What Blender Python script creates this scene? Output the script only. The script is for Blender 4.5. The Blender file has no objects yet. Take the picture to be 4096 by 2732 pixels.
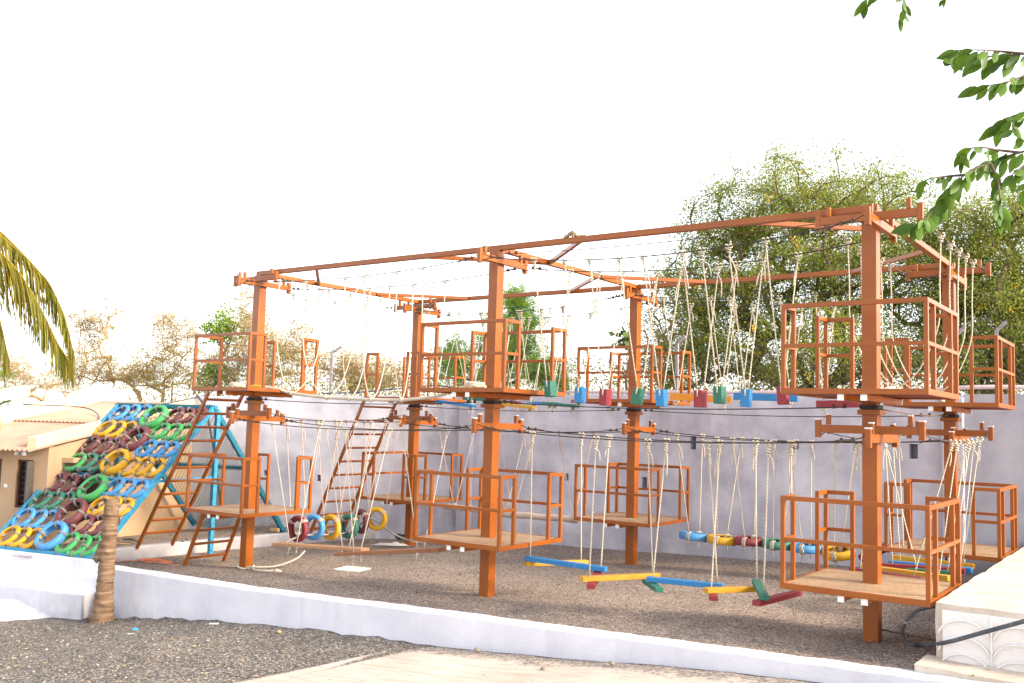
import bpy, math, random
import numpy as np
from mathutils import Vector, Matrix
random.seed(7); RNG = np.random.default_rng(7)
V = Vector
SC = 1.2                       # metres per modelling unit, applied to every top-level object at the end
scene = bpy.context.scene
COL = scene.collection

# ------------------------------------------------------------------ camera model (used to read positions off the photograph)
F, YAW, PITCH, ROLL = 3748.67, -.627, .0858, .0286
CAM = V((11.067, -8.912, 2.0525))
_fw = V((math.sin(YAW)*math.cos(PITCH), math.cos(YAW)*math.cos(PITCH), math.sin(PITCH)))
_r = V((math.cos(YAW), -math.sin(YAW), 0)); _u = _r.cross(_fw)
_R = math.cos(ROLL)*_r + math.sin(ROLL)*_u; _U = -math.sin(ROLL)*_r + math.cos(ROLL)*_u
def ray(x, y): return _fw + _R*((x-2048)/F) - _U*((y-1366)/F)
def onz(x, y, z): d = ray(x, y); return CAM + d*((z-CAM.z)/d.z)
def ony(x, y, Y): d = ray(x, y); return CAM + d*((Y-CAM.y)/d.y)
def onx(x, y, X): d = ray(x, y); return CAM + d*((X-CAM.x)/d.x)
def ond(x, y, D): return CAM + ray(x, y)*D
def onp(x, y, p, n): d = ray(x, y); return CAM + d*((V(p)-CAM).dot(V(n))/d.dot(V(n)))

# ------------------------------------------------------------------ materials
def nmat(name):
    m = bpy.data.materials.new(name); m.use_nodes = True
    return m, m.node_tree.nodes, m.node_tree.links, m.node_tree.nodes['Principled BSDF']
def noise(n, l, scale, detail=4, rough=.6, coord='Object', dist=0, vec=None):
    t = n.new('ShaderNodeTexNoise'); t.inputs['Scale'].default_value = scale
    t.inputs['Detail'].default_value = detail; t.inputs['Roughness'].default_value = rough
    t.inputs['Distortion'].default_value = dist
    if vec is None:
        tc = n.new('ShaderNodeTexCoord'); vec = tc.outputs[coord]
    l.new(vec, t.inputs['Vector']); return t.outputs['Fac']
def ramp(n, l, fac, stops):
    r = n.new('ShaderNodeValToRGB'); e = r.color_ramp.elements
    while len(e) < len(stops): e.new(.5)
    for k, (p, c) in zip(e, stops):
        k.position = p; k.color = (*c, 1) if len(c) == 3 else c
    l.new(fac, r.inputs['Fac']); return r.outputs['Color']
def mixc(n, l, fac, a, b, mode='MIX'):
    m = n.new('ShaderNodeMix'); m.data_type = 'RGBA'; m.blend_type = mode
    if isinstance(fac, float): m.inputs[0].default_value = fac
    else: l.new(fac, m.inputs[0])
    for i, c in ((6, a), (7, b)):
        if isinstance(c, tuple): m.inputs[i].default_value = (*c, 1)
        else: l.new(c, m.inputs[i])
    return m.outputs[2]
def bump(n, l, bs, fac, strength, dist=.01):
    b = n.new('ShaderNodeBump'); b.inputs['Strength'].default_value = strength; b.inputs['Distance'].default_value = dist
    l.new(fac, b.inputs['Height']); l.new(b.outputs['Normal'], bs.inputs['Normal']); return b
def G(v): return (v, v, v)
def mapr(n, l, val, a, b, c=0., d=1.):
    m = n.new('ShaderNodeMapRange'); m.inputs[1].default_value = a; m.inputs[2].default_value = b
    m.inputs[3].default_value = c; m.inputs[4].default_value = d; l.new(val, m.inputs[0]); return m.outputs[0]
def pmat(name, c1, c2, scale=4, rough=.6, bs=0, bscale=60, chips=None, chip_scale=14, chip_at=.68, spec=.4, dist=.004):
    """two-tone noise paint, optional worn chips of another colour, fine bump"""
    m, n, l, p = nmat(name)
    c = ramp(n, l, noise(n, l, scale, 6), [(.3, c1), (.7, c2)])
    if chips:
        f = mapr(n, l, noise(n, l, chip_scale, 8, .75), chip_at, chip_at+.05)
        c = mixc(n, l, f, c, chips)
    l.new(c, p.inputs['Base Color']); p.inputs['Roughness'].default_value = rough
    p.inputs['Specular IOR Level'].default_value = spec
    if bs: bump(n, l, p, noise(n, l, bscale, 5), bs, dist)
    return m
M = {}
M['orange'] = pmat('orange_red_oxide_paint', (.235, .058, .004), (.315, .086, .009), 1.6, .36, .2, 90, (.44, .20, .09), 22, .70, .4)
M['slat'] = pmat('sunlit_deck_slat_paint', (.50, .29, .15), (.66, .45, .27), 7, .42, .2, 90, (.36, .12, .04), 16, .62, .5)  # pale base colour stands in for glancing sun on the slats
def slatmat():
    m, n, l, p = nmat('sunlit_deck_slat_paint'); g = n.new('ShaderNodeNewGeometry'); sx = n.new('ShaderNodeSeparateXYZ'); l.new(g.outputs['Normal'], sx.inputs[0])
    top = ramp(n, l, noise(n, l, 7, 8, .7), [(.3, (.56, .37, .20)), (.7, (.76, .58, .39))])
    c = mixc(n, l, mapr(n, l, sx.outputs[2], .5, .8), (.20, .04, .004), top)  # sun on the slat tops painted in as cream, other faces stay orange
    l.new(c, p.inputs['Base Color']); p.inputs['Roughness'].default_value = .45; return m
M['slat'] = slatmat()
M['rust'] = pmat('rusty_steel', (.06, .03, .02), (.14, .07, .04), 30, .7, .3, 120)
M['cable'] = pmat('dark_steel_cable', (.022, .022, .024), (.05, .045, .04), 40, .5, .3, 200)
M['gcable'] = pmat('green_coated_cable', (.015, .07, .06), (.03, .09, .08), 40, .5)
M['white'] = pmat('white_plastic_cap', (.75, .75, .74), (.8, .8, .79), 6, .5)
M['rubber'] = pmat('black_rubber_hose', (.035, .04, .05), (.085, .09, .10), 9, .55, .15, 60, (.17, .15, .12), 9, .6)
def wood(name, a, b, bare):
    m, n, l, p = nmat(name)
    tc = n.new('ShaderNodeTexCoord'); mp = n.new('ShaderNodeMapping'); mp.inputs['Scale'].default_value = (3, 26, 26)
    l.new(tc.outputs['UV'], mp.inputs['Vector'])
    g = noise(n, l, 2.2, 6, .65, vec=mp.outputs[0])
    c = ramp(n, l, g, [(.3, a), (.7, b)])
    w = mapr(n, l, noise(n, l, 9, 8, .7), .60, .74)
    c = mixc(n, l, w, c, bare)
    l.new(c, p.inputs['Base Color']); p.inputs['Roughness'].default_value = .55
    bump(n, l, p, g, .35, .006); return m
PAINT = {
 'blue': wood('blue_painted_wood', (.012, .145, .36), (.025, .21, .47), (.12, .25, .36)),
 'yellow': wood('yellow_painted_wood', (.46, .215, .006), (.58, .30, .015), (.46, .31, .11)),
 'red': wood('red_painted_wood', (.20, .014, .022), (.29, .022, .032), (.32, .12, .1)),
 'green': wood('green_painted_wood', (.012, .105, .065), (.025, .16, .105), (.13, .24, .17)),
 'orange': wood('orange_painted_wood', (.62, .22, .01), (.74, .29, .02), (.5, .3, .12)),
 'maroon': wood('maroon_painted_wood', (.12, .012, .03), (.18, .02, .045), (.2, .08, .08)),
 'bare': wood('bare_plank_wood', (.33, .15, .06), (.46, .25, .12), (.30, .11, .04)),
 'brown': wood('reddish_plank_wood', (.22, .075, .028), (.32, .13, .055), (.14, .05, .02)),
 'log': wood('stripped_log_wood', (.42, .31, .24), (.55, .44, .36), (.24, .17, .12))}
def tyremat(name, a, b):
    m, n, l, p = nmat(name)
    c = ramp(n, l, noise(n, l, 5, 6, .7), [(.3, a), (.7, b)])
    f = mapr(n, l, noise(n, l, 14, 9, .75), .66, .74)
    c = mixc(n, l, f, c, (.05, .05, .05))
    l.new(c, p.inputs['Base Color']); p.inputs['Roughness'].default_value = .5
    tc = n.new('ShaderNodeTexCoord')
    w = n.new('ShaderNodeTexWave'); w.inputs['Scale'].default_value = 9; w.inputs['Distortion'].default_value = 1.2
    w.bands_direction = 'DIAGONAL'
    l.new(tc.outputs['UV'], w.inputs['Vector']); bump(n, l, p, w.outputs['Fac'], .5, .006); return m
TY = {'blue': tyremat('blue_painted_tyre', (.05, .24, .55), (.09, .33, .66)),
 'yellow': tyremat('yellow_painted_tyre', (.60, .29, .008), (.74, .40, .012)),
 'green': tyremat('green_painted_tyre', (.04, .30, .08), (.07, .42, .12)),
 'dark green': tyremat('dark_green_painted_tyre', (.025, .15, .10), (.05, .21, .15)),
 'maroon': tyremat('maroon_painted_tyre', (.11, .028, .035), (.17, .045, .05)),
 'dark red': tyremat('dark_red_painted_tyre', (.17, .014, .025), (.24, .025, .035))}
M['tyre_in'] = pmat('bare_black_rubber', (.015, .015, .016), (.03, .03, .03), 8, .8)
def ropemat(name, c, fleck, k=26.):
    m, n, l, p = nmat(name)
    tc = n.new('ShaderNodeTexCoord'); sx = n.new('ShaderNodeSeparateXYZ'); l.new(tc.outputs['UV'], sx.inputs[0])
    a = n.new('ShaderNodeMath'); a.operation = 'MULTIPLY_ADD'; a.inputs[1].default_value = k
    l.new(sx.outputs[0], a.inputs[0]); l.new(sx.outputs[1], a.inputs[2])
    fr = n.new('ShaderNodeMath'); fr.operation = 'FRACT'; l.new(a.outputs[0], fr.inputs[0])
    col = ramp(n, l, fr.outputs[0], [(.0, c), (.80, c), (.86, fleck), (.95, fleck)])
    dirt = ramp(n, l, noise(n, l, 3, 4), [(.35, G(.72)), (.7, G(1.))])
    l.new(mixc(n, l, 1., col, dirt, 'MULTIPLY'), p.inputs['Base Color']); p.inputs['Roughness'].default_value = .85
    bump(n, l, p, fr.outputs[0], .5, .004); return m
M['rope'] = ropemat('white_rope_dark_fleck', (.62, .54, .42), (.30, .25, .19))
M['rope_red'] = ropemat('white_rope_red_fleck', (.62, .51, .42), (.42, .16, .12))
M['rope_plain'] = ropemat('plain_white_rope', (.70, .62, .50), (.48, .40, .31), 34.)
M['rope_grey'] = ropemat('grey_tie_rope', (.34, .30, .29), (.15, .13, .13), 40.)
M['cord'] = pmat('orange_nylon_cord', (.75, .22, .10), (.8, .3, .16), 8, .6)
def plaster(name, a, b, stain, z0, zs, blot=(.3, .75), bs=.5, streak=True, bscale=38):
    """painted plaster: blotches, vertical streaks and a ragged band of grime that starts at the ground"""
    m, n, l, p = nmat(name)
    tc = n.new('ShaderNodeTexCoord')
    c = ramp(n, l, noise(n, l, 1.3, 7, .62), [(blot[0], a), (blot[1], b)])
    if streak:
        mp = n.new('ShaderNodeMapping'); mp.inputs['Scale'].default_value = (2.2, 2.2, .35); l.new(tc.outputs['Object'], mp.inputs[0])
        s = mapr(n, l, noise(n, l, 1.1, 6, .7, vec=mp.outputs[0]), .52, .78, 0., .42)
        c = mixc(n, l, s, c, stain)
    sx = n.new('ShaderNodeSeparateXYZ'); l.new(tc.outputs['Object'], sx.inputs[0])
    h = mapr(n, l, sx.outputs[2], z0, z0+zs, 1., 0.)
    mu = n.new('ShaderNodeMath'); mu.operation = 'MULTIPLY'; l.new(h, mu.inputs[0])
    l.new(mapr(n, l, noise(n, l, 3.2, 8, .75), .42, .66), mu.inputs[1])
    c = mixc(n, l, mu.outputs[0], c, stain)
    l.new(c, p.inputs['Base Color']); p.inputs['Roughness'].default_value = .85; p.inputs['Specular IOR Level'].default_value = .2
    bump(n, l, p, noise(n, l, bscale, 6, .6), bs, .012); return m
M['lav'] = plaster('lavender_wall_plaster', (.43, .415, .48), (.70, .68, .74), (.27, .255, .28), -.25, .6, (.36, .66))
M['lavdark'] = plaster('stained_lavender_plaster', (.27, .265, .30), (.46, .45, .50), (.2, .19, .21), -.25, .8)
M['lowwall'] = plaster('white_lavender_low_wall', (.60, .585, .64), (.74, .72, .765), (.42, .40, .42), -.62, .3, (.34, .66), bs=.45)
M['kerb'] = plaster('weathered_cement_kerb', (.40, .37, .39), (.55, .52, .54), (.28, .25, .24), -.25, .25)
M['cream'] = plaster('cream_house_plaster', (.44, .29, .175), (.50, .34, .21), (.34, .22, .14), -.2, .35, bs=.25, streak=False)
M['parapet'] = plaster('pale_parapet_plaster', (.66, .53, .33), (.72, .60, .39), (.5, .40, .26), 1.2, .2, bs=.25, streak=False)
M['roof'] = pmat('dusty_pink_roof_sheet', (.40, .225, .16), (.48, .29, .215), 2.5, .7, .2, 70, (.33, .20, .15), 8, .6)
M['concrete'] = pmat('rough_block_concrete', (.46, .38, .31), (.66, .58, .50), 3.2, .9, .9, 26, (.33, .28, .23), 7, .60, .2, .02)
M['blockwhite'] = plaster('whitewashed_block_face', (.72, .68, .66), (.80, .77, .75), (.48, .44, .42), .70, -.22, bs=.5)
M['dark'] = pmat('dark_window_void', (.012, .011, .012), (.025, .02, .02), 5, .4)
M['postgrey'] = pmat('weathered_grey_fence_post', (.22, .20, .205), (.32, .29, .30), 14, .6, .2, 60)
M['frame'] = pmat('dark_brown_window_wood', (.05, .018, .012), (.10, .035, .02), 12, .5, .2, 50)
M['shutter'] = pmat('grey_brown_shutter', (.07, .06, .055), (.11, .09, .08), 14, .6, .2, 60)
M['bluepaint'] = pmat('sky_blue_steel_paint', (.02, .20, .36), (.05, .31, .50), 14, .4, .15, 80, (.012, .04, .09), 30, .56)
M['netwrap'] = pmat('blue_paint_under_net_wrap', (.012, .09, .16), (.03, .28, .44), 26, .6, .6, 60)
M['net'] = pmat('dark_teal_net_cord', (.01, .06, .06), (.02, .10, .10), 10, .8)
M['bark'] = pmat('grey_brown_bark', (.075, .05, .035), (.16, .11, .075), 6, .9, .8, 24, dist=.02)
M['palebark'] = pmat('pale_thorn_bark', (.34, .21, .09), (.46, .31, .15), 6, .9, .6, 30, dist=.02)
M['pvc'] = pmat('pinkish_pvc_pipe', (.55, .42, .42), (.65, .53, .52), 3, .5)
M['fur'] = pmat('striped_squirrel_fur', (.20, .15, .09), (.34, .27, .18), 60, .9, .5, 200)
M['stone'] = pmat('grey_brown_stone', (.16, .13, .11), (.32, .27, .23), 6, .9, .6, 24)
M['leaflitter'] = pmat('dry_fallen_leaf', (.32, .18, .08), (.52, .34, .17), 9, .8)
M['tile'] = pmat('pale_green_white_slab', (.58, .62, .52), (.66, .69, .60), 5, .6, .1, 40)
M['wrapper'] = pmat('blue_foil_wrapper', (.02, .30, .55), (.08, .45, .72), 14, .3)
M['cloth'] = pmat('dusty_white_sacking', (.50, .46, .44), (.62, .58, .56), 9, .9, .5, 40)
M['card'] = pmat('brown_card_scrap', (.48, .30, .13), (.60, .40, .2), 8, .8)

def trunkmat():
    m, n, l, p = nmat('ringed_palm_trunk')
    tc = n.new('ShaderNodeTexCoord'); mp = n.new('ShaderNodeMapping'); mp.inputs['Scale'].default_value = (1.2, 1.2, 16)
    l.new(tc.outputs['Object'], mp.inputs[0])
    g = noise(n, l, 2, 7, .7, dist=.6, vec=mp.outputs[0])
    c = ramp(n, l, g, [(.3, (.075, .042, .022)), (.5, (.22, .13, .075)), (.7, (.42, .29, .18))])
    mp2 = n.new('ShaderNodeMapping'); mp2.inputs['Scale'].default_value = (30, 30, 2); l.new(tc.outputs['Object'], mp2.inputs[0])
    g2 = noise(n, l, 2, 5, .7, vec=mp2.outputs[0])
    c = mixc(n, l, .45, c, ramp(n, l, g2, [(.3, G(.35)), (.65, G(1.))]), 'MULTIPLY')
    l.new(c, p.inputs['Base Color']); p.inputs['Roughness'].default_value = .9
    bump(n, l, p, g, .9, .02); return m
M['palmtrunk'] = trunkmat()
def gravelmat(name, tones, red, k=1.):
    m, n, l, p = nmat(name)
    tc = n.new('ShaderNodeTexCoord')
    vo = n.new('ShaderNodeTexVoronoi'); vo.inputs['Scale'].default_value = 58*k; l.new(tc.outputs['Object'], vo.inputs['Vector'])
    bw = n.new('ShaderNodeSeparateColor'); l.new(vo.outputs['Color'], bw.inputs[0])
    c = ramp(n, l, bw.outputs[0], [(0, tones[0]), (.45, tones[1]), (.85, tones[2]), (1, tones[3])])
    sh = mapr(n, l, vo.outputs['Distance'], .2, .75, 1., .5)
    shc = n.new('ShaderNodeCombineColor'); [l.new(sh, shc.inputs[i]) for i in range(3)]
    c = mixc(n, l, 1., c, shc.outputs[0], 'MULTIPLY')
    big = ramp(n, l, noise(n, l, .9, 6, .65), [(.3, G(.78)), (.7, G(1.12))])
    c = mixc(n, l, 1., c, big, 'MULTIPLY')
    rd = mapr(n, l, noise(n, l, 1.7, 7, .7), .58, .75, 0., .55)
    c = mixc(n, l, rd, c, red)
    l.new(c, p.inputs['Base Color']); p.inputs['Roughness'].default_value = .95; p.inputs['Specular IOR Level'].default_value = .2
    a = n.new('ShaderNodeMath'); a.operation = 'MULTIPLY_ADD'; a.inputs[1].default_value = -1.
    l.new(vo.outputs['Distance'], a.inputs[0]); l.new(noise(n, l, 22*k, 5), a.inputs[2])
    bump(n, l, p, a.outputs[0], .9, .016); return m
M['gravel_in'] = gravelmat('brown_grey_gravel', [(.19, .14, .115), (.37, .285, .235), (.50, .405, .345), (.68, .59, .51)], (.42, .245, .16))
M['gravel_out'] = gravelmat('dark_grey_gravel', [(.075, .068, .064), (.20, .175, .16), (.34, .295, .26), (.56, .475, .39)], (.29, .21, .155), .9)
def slabmat():
    m, n, l, p = nmat('brushed_cream_concrete')
    tc = n.new('ShaderNodeTexCoord')
    mp = n.new('ShaderNodeMapping'); mp.inputs['Rotation'].default_value = (0, 0, math.radians(-62)); mp.inputs['Scale'].default_value = (.9, 13, 1)
    l.new(tc.outputs['Object'], mp.inputs[0])
    g = noise(n, l, 2.2, 7, .7, vec=mp.outputs[0])
    c = ramp(n, l, noise(n, l, 1.3, 6), [(.3, (.42, .35, .30)), (.7, (.56, .485, .43))])
    c = mixc(n, l, mapr(n, l, g, .47, .62, 0., .75), c, (.37, .265, .205))
    sx = n.new('ShaderNodeSeparateXYZ'); l.new(tc.outputs['UV'], sx.inputs[0])
    e = mapr(n, l, sx.outputs[0], 0, .55, .30, -.14)
    ad = n.new('ShaderNodeMath'); ad.operation = 'ADD'; l.new(e, ad.inputs[0]); l.new(noise(n, l, 5, 9, .78), ad.inputs[1])
    vo = n.new('ShaderNodeTexVoronoi'); vo.inputs['Scale'].default_value = 55; l.new(tc.outputs['Object'], vo.inputs['Vector'])
    bw = n.new('ShaderNodeSeparateColor'); l.new(vo.outputs['Color'], bw.inputs[0])
    gr = ramp(n, l, bw.outputs[0], [(0, (.08, .07, .065)), (.5, (.22, .18, .155)), (1, (.40, .34, .29))])
    c = mixc(n, l, mapr(n, l, ad.outputs[0], .50, .60), c, gr)
    l.new(c, p.inputs['Base Color']); p.inputs['Roughness'].default_value = .9
    bump(n, l, p, g, .6, .015); return m
M['slab'] = slabmat()
def leafmat(name, cols, trans=.45, rough=.5):
    m, n, l, p = nmat(name)
    g = n.new('ShaderNodeNewGeometry')
    k = len(cols)
    c = ramp(n, l, g.outputs['Random Per Island'], [(i/(k-1), cc) for i, cc in enumerate(cols)])
    l.new(c, p.inputs['Base Color']); p.inputs['Roughness'].default_value = rough; p.inputs['Specular IOR Level'].default_value = .25
    t = n.new('ShaderNodeBsdfTranslucent'); l.new(mixc(n, l, 1., c, (1., 1., .62), 'MULTIPLY'), t.inputs['Color'])
    mx = n.new('ShaderNodeMixShader'); mx.inputs[0].default_value = trans
    l.new(p.outputs[0], mx.inputs[1]); l.new(t.outputs[0], mx.inputs[2])
    l.new(mx.outputs[0], n['Material Output'].inputs['Surface']); return m
M['acacia'] = leafmat('olive_acacia_leaf', [(.11, .15, .025), (.21, .26, .045), (.33, .35, .07), (.15, .20, .03), (.42, .40, .11)])
M['flower'] = leafmat('yellow_acacia_flower', [(.75, .42, .02), (.8, .5, .03)], .35)
M['neem'] = leafmat('bright_neem_leaf', [(.10, .20, .025), (.20, .34, .04), (.32, .42, .08), (.15, .27, .04)])
M['thorn'] = leafmat('dry_thorn_leaf', [(.26, .22, .06), (.37, .29, .09), (.22, .22, .05), (.44, .33, .13)])
M['bush'] = leafmat('dark_broad_leaf', [(.03, .07, .02), (.08, .14, .03), (.14, .20, .05)])
M['frond'] = leafmat('coconut_leaflet', [(.12, .16, .02), (.23, .24, .03), (.40, .27, .03), (.17, .18, .03), (.26, .16, .05)], .45)
M['fgleaf'] = leafmat('glossy_green_leaf', [(.05, .105, .012), (.075, .15, .016), (.11, .20, .022), (.055, .12, .014)], .35, .38)

# ------------------------------------------------------------------ mesh building
class MB:
    def __init__(s): s.v = []; s.f = []; s.uv = []; s.smooth = []
    def add(s, vs, fs, uvs=None, smooth=False):
        o = len(s.v); s.v += [tuple(p) for p in vs]
        for i, f in enumerate(fs):
            s.f.append(tuple(o+j for j in f)); s.smooth.append(smooth)
            s.uv += (uvs[i] if uvs else [(0, 0)]*len(f))
        return s
    def obox(s, c, ax, ay, az):
        """box with centre c and half-axis vectors; UV u runs along ax"""
        c, ax, ay, az = V(c), V(ax), V(ay), V(az)
        vs = [c+ax*i+ay*j+az*k for i in (-1, 1) for j in (-1, 1) for k in (-1, 1)]
        fs = [(0, 1, 3, 2), (4, 6, 7, 5), (0, 4, 5, 1), (2, 3, 7, 6), (0, 2, 6, 4), (1, 5, 7, 3)]
        L, W, H = ax.length, ay.length, az.length; off = random.random()*9
        loc = [(i*L, j*W, k*H) for i in (-1, 1) for j in (-1, 1) for k in (-1, 1)]
        uvs = [[(loc[q][0]+off, loc[q][1]+.6*loc[q][2]+off) for q in f] for f in fs]
        return s.add(vs, fs, uvs)
    def box(s, c, sx, sy, sz, rz=0):
        a, b = math.cos(rz), math.sin(rz)
        return s.obox(c, V((a, b, 0))*sx/2, V((-b, a, 0))*sy/2, V((0, 0, sz/2)))
    def bar(s, p, q, w, h, up=(0, 0, 1)):
        p, q = V(p), V(q); d = q-p; a = d.normalized(); b = V(up).cross(a)
        if b.length < 1e-4: b = V((1, 0, 0)).cross(a)
        b.normalize(); c = a.cross(b)
        return s.obox((p+q)/2, d/2, b*w/2, c*h/2)
    def tube(s, pts, r, n=6, caps=True):
        pts = [V(p) for p in pts]; N = len(pts)
        rr = r if isinstance(r, (list, tuple)) else [r]*N
        t0 = (pts[1]-pts[0]).normalized(); a = t0.orthogonal().normalized(); vs = []; L = [0.]
        for i, p in enumerate(pts):
            t = (pts[min(i+1, N-1)]-pts[max(i-1, 0)])
            if t.length < 1e-9: t = t0
            t.normalize(); a = (a-t*a.dot(t))
            if a.length < 1e-6: a = t.orthogonal()
            a.normalize(); b = t.cross(a)
            for k in range(n):
                th = 2*math.pi*k/n; vs.append(p+(a*math.cos(th)+b*math.sin(th))*rr[i])
            if i: L.append(L[-1]+(pts[i]-pts[i-1]).length)
        fs, uvs = [], []
        for i in range(N-1):
            for k in range(n):
                k2 = (k+1) % n; fs.append((i*n+k, i*n+k2, (i+1)*n+k2, (i+1)*n+k))
                uvs.append([(L[i], k/n), (L[i], (k+1)/n), (L[i+1], (k+1)/n), (L[i+1], k/n)])
        if caps:
            fs += [tuple(range(n-1, -1, -1)), tuple((N-1)*n+k for k in range(n))]
            uvs += [[(0, 0)]*n]*2
        return s.add(vs, fs, uvs, True)
    def lathe(s, prof, c, axis, n=32, mod=None, arc=None):
        """closed profile [(radius, axial)] swept round an axis; mod(k, j) scales the radius"""
        c = V(c); ax = V(axis).normalized(); a = ax.orthogonal().normalized(); b = ax.cross(a); P = len(prof); vs = []
        for k in range(n):
            th = 2*math.pi*k/n
            for j, (r, z) in enumerate(prof):
                rr = r+(mod(k, j) if mod else 0); vs.append(c+(a*math.cos(th)+b*math.sin(th))*rr+ax*z)
        fs, uvs = [], []
        for k in range(n):
            for j in range(P):
                k2, j2 = (k+1) % n, (j+1) % P
                fs.append((k*P+j, k2*P+j, k2*P+j2, k*P+j2))
                uvs.append([(k/n*6, j/P), ((k+1)/n*6, j/P), ((k+1)/n*6, (j+1)/P), (k/n*6, (j+1)/P)])
        return s.add(vs, fs, uvs, True)
    def ball(s, c, r, n=8, m=6, jit=0.):
        vs = []; fs = []; c = V(c); r = V((r, r, r)) if not isinstance(r, (tuple, Vector)) else V(r)
        for i in range(m+1):
            ph = math.pi*i/m
            for k in range(n):
                th = 2*math.pi*k/n; q = 1+random.uniform(-jit, jit)
                vs.append(c+V((r.x*math.sin(ph)*math.cos(th), r.y*math.sin(ph)*math.sin(th), r.z*math.cos(ph)))*q)
        for i in range(m):
            for k in range(n): fs.append((i*n+k, (i+1)*n+k, (i+1)*n+(k+1) % n, i*n+(k+1) % n))
        return s.add(vs, fs, None, True)
def link(name, mb, mat, parent=None, origin=(0, 0, 0), bev=0, parent_origin=None):
    me = bpy.data.meshes.new(name)
    o = V(origin)
    me.from_pydata([tuple(V(p)-o) for p in mb.v], [], mb.f)
    uvl = me.uv_layers.new(name='UVMap'); uvl.data.foreach_set('uv', [c for t in mb.uv for c in t])
    me.polygons.foreach_set('use_smooth', mb.smooth)
    for m in (mat if isinstance(mat, list) else [mat]): me.materials.append(m)
    me.update(); ob = bpy.data.objects.new(name, me); COL.objects.link(ob)
    if parent is not None:
        ob.parent = parent
        po = V(parent_origin) if parent_origin is not None else V((0, 0, 0)); ob.location = o-po
    else: ob.location = o
    if bev:
        b = ob.modifiers.new('bevel', 'BEVEL'); b.width = bev; b.segments = 2; b.limit_method = 'ANGLE'; b.angle_limit = .7
    return ob
class Thing:
    """an Empty at the base of a thing; parts are written in world coordinates and stored relative to it"""
    def __init__(s, name, label, cat, loc, group=None, kind=None):
        s.o = bpy.data.objects.new(name, None); COL.objects.link(s.o); s.o.location = V(loc); s.loc = V(loc)
        s.o.empty_display_size = .1
        tag(s.o, label, cat, group, kind)
    def part(s, name, mb, mat, bev=0, label=None, under=None, kind=None):
        ob = link(name, mb, mat, under if under is not None else s.o, s.loc, bev, s.loc)
        if label: ob['label'] = label
        if kind: ob['kind'] = kind
        return ob
def tag(o, label=None, cat=None, group=None, kind=None):
    if label: o['label'] = label
    if cat: o['category'] = cat
    if group: o['group'] = group
    if kind: o['kind'] = kind
    return o
def single(name, mb, mat, label, cat, loc, group=None, bev=0): return tag(link(name, mb, mat, None, loc, bev), label, cat, group)
def struct(name, mb, mat): return tag(link(name, mb, mat), kind='structure')
def lerp(a, b, t): return V(a)*(1-t)+V(b)*t
def interp(x, xs, ys):
    return float(np.interp(x, xs, ys))
def smoothpts(pts, k=6):
    """Catmull-Rom through points"""
    P = [V(p) for p in pts]; P = [P[0]*2-P[1]]+P+[P[-1]*2-P[-2]]; out = []
    for i in range(1, len(P)-2):
        for j in range(k):
            t = j/k; a, b, c, d = P[i-1:i+3]
            out.append(.5*((2*b)+(c-a)*t+(2*a-5*b+4*c-d)*t*t+(3*b-a-3*c+d)*t**3))
    out.append(P[-2]); return out

# ------------------------------------------------------------------ ground
WX = [-1.2, -.52, 2.23, 4.72, 8.07, 11.5]
def wall_y(x): return interp(x, WX, [-1.85, -1.81, -1.72, -1.44, -1.3, -1.15])
def wall_top(x): return interp(x, WX, [.0, .0, .05, .1, .2, .3])
def g_out(x, y=0): return interp(x, [-30, -10, -4, -.2, 2.3, 4.8, 8, 11, 20], [-1.1, -1.0, -.85, -.62, -.34, -.235, .035, .2, .3])
def wob(x, y, s=1.): return s*(.5*math.sin(2.1*x+1.3*y)+.3*math.sin(4.7*x-3.1*y+1)+.2*math.sin(9.3*x+7.7*y+2))
def g_in(x, y=0): return -.145+.0394*x
XW = [-2.23, -2.23, -2.21, -2.06, -1.62, -1.1]; YW = [-1.9, -.77, .36, 2.24, 3.71, 4.6]     # front face of the inner kerb
def kerb_x(y): return interp(y, YW, XW)
def sheet(xs, ys, fz, fy=None, fx=None):
    mb = MB(); nx, ny = len(xs), len(ys); vs = []
    for y in ys:
        for x in xs:
            X = fx(x, y) if fx else x; Y = fy(x, y) if fy else y
            vs.append((X, Y, fz(X, Y)))
    fs = [(j*nx+i, j*nx+i+1, (j+1)*nx+i+1, (j+1)*nx+i) for j in range(ny-1) for i in range(nx-1)]
    return mb.add(vs, fs, None, True)
def span(a, b, s): n = max(1, int(round((b-a)/s))); return [a+(b-a)*i/n for i in range(n+1)]
xs = [-900, -300, -100, -50, -25, -14]+span(-9, 13, .16)+[16, 25, 50, 120, 400, 900]
ys = [-900, -200, -60, -25]+span(-13, -1.2, .14)+[0, 2, 5, 9, 16, 40, 120, 400, 900]
def fz_out(x, y):
    z = g_out(x, y)
    if -13 < y < -1.2 and -9 < x < 13:
        z += wob(x, y, .012)
        d = -(y-wall_y(max(x, -1)))
        if x < 4.6: z += .045*math.exp(-(d/.22)**2)*(.5+.35*math.sin(2.3*x)+.25*math.sin(7.9*x+1)+.22*math.sin(19*x)+.15*math.sin(41*x+2))*(1 if x > -.5 else 0)
    return z if abs(x) < 800 else z
struct('ground', sheet(xs, ys, fz_out), M['gravel_out'])
# gravel inside the play yard
def fz_in(x, y): return g_in(x, y)+wob(x*1.3, y*1.3, .010)+(.03*math.exp(-((y-4.7)/.3)**2))
struct('yard_gravel', sheet(span(0, 1, .0085), span(0, 1, .018), lambda X, Y: fz_in(X, Y),
       fy=lambda u, v: (wall_y(-2.25+u*13.9)+.1)*(1-v)+5.2*v, fx=lambda u, v: -2.25+u*13.9), M['gravel_in'])
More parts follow.
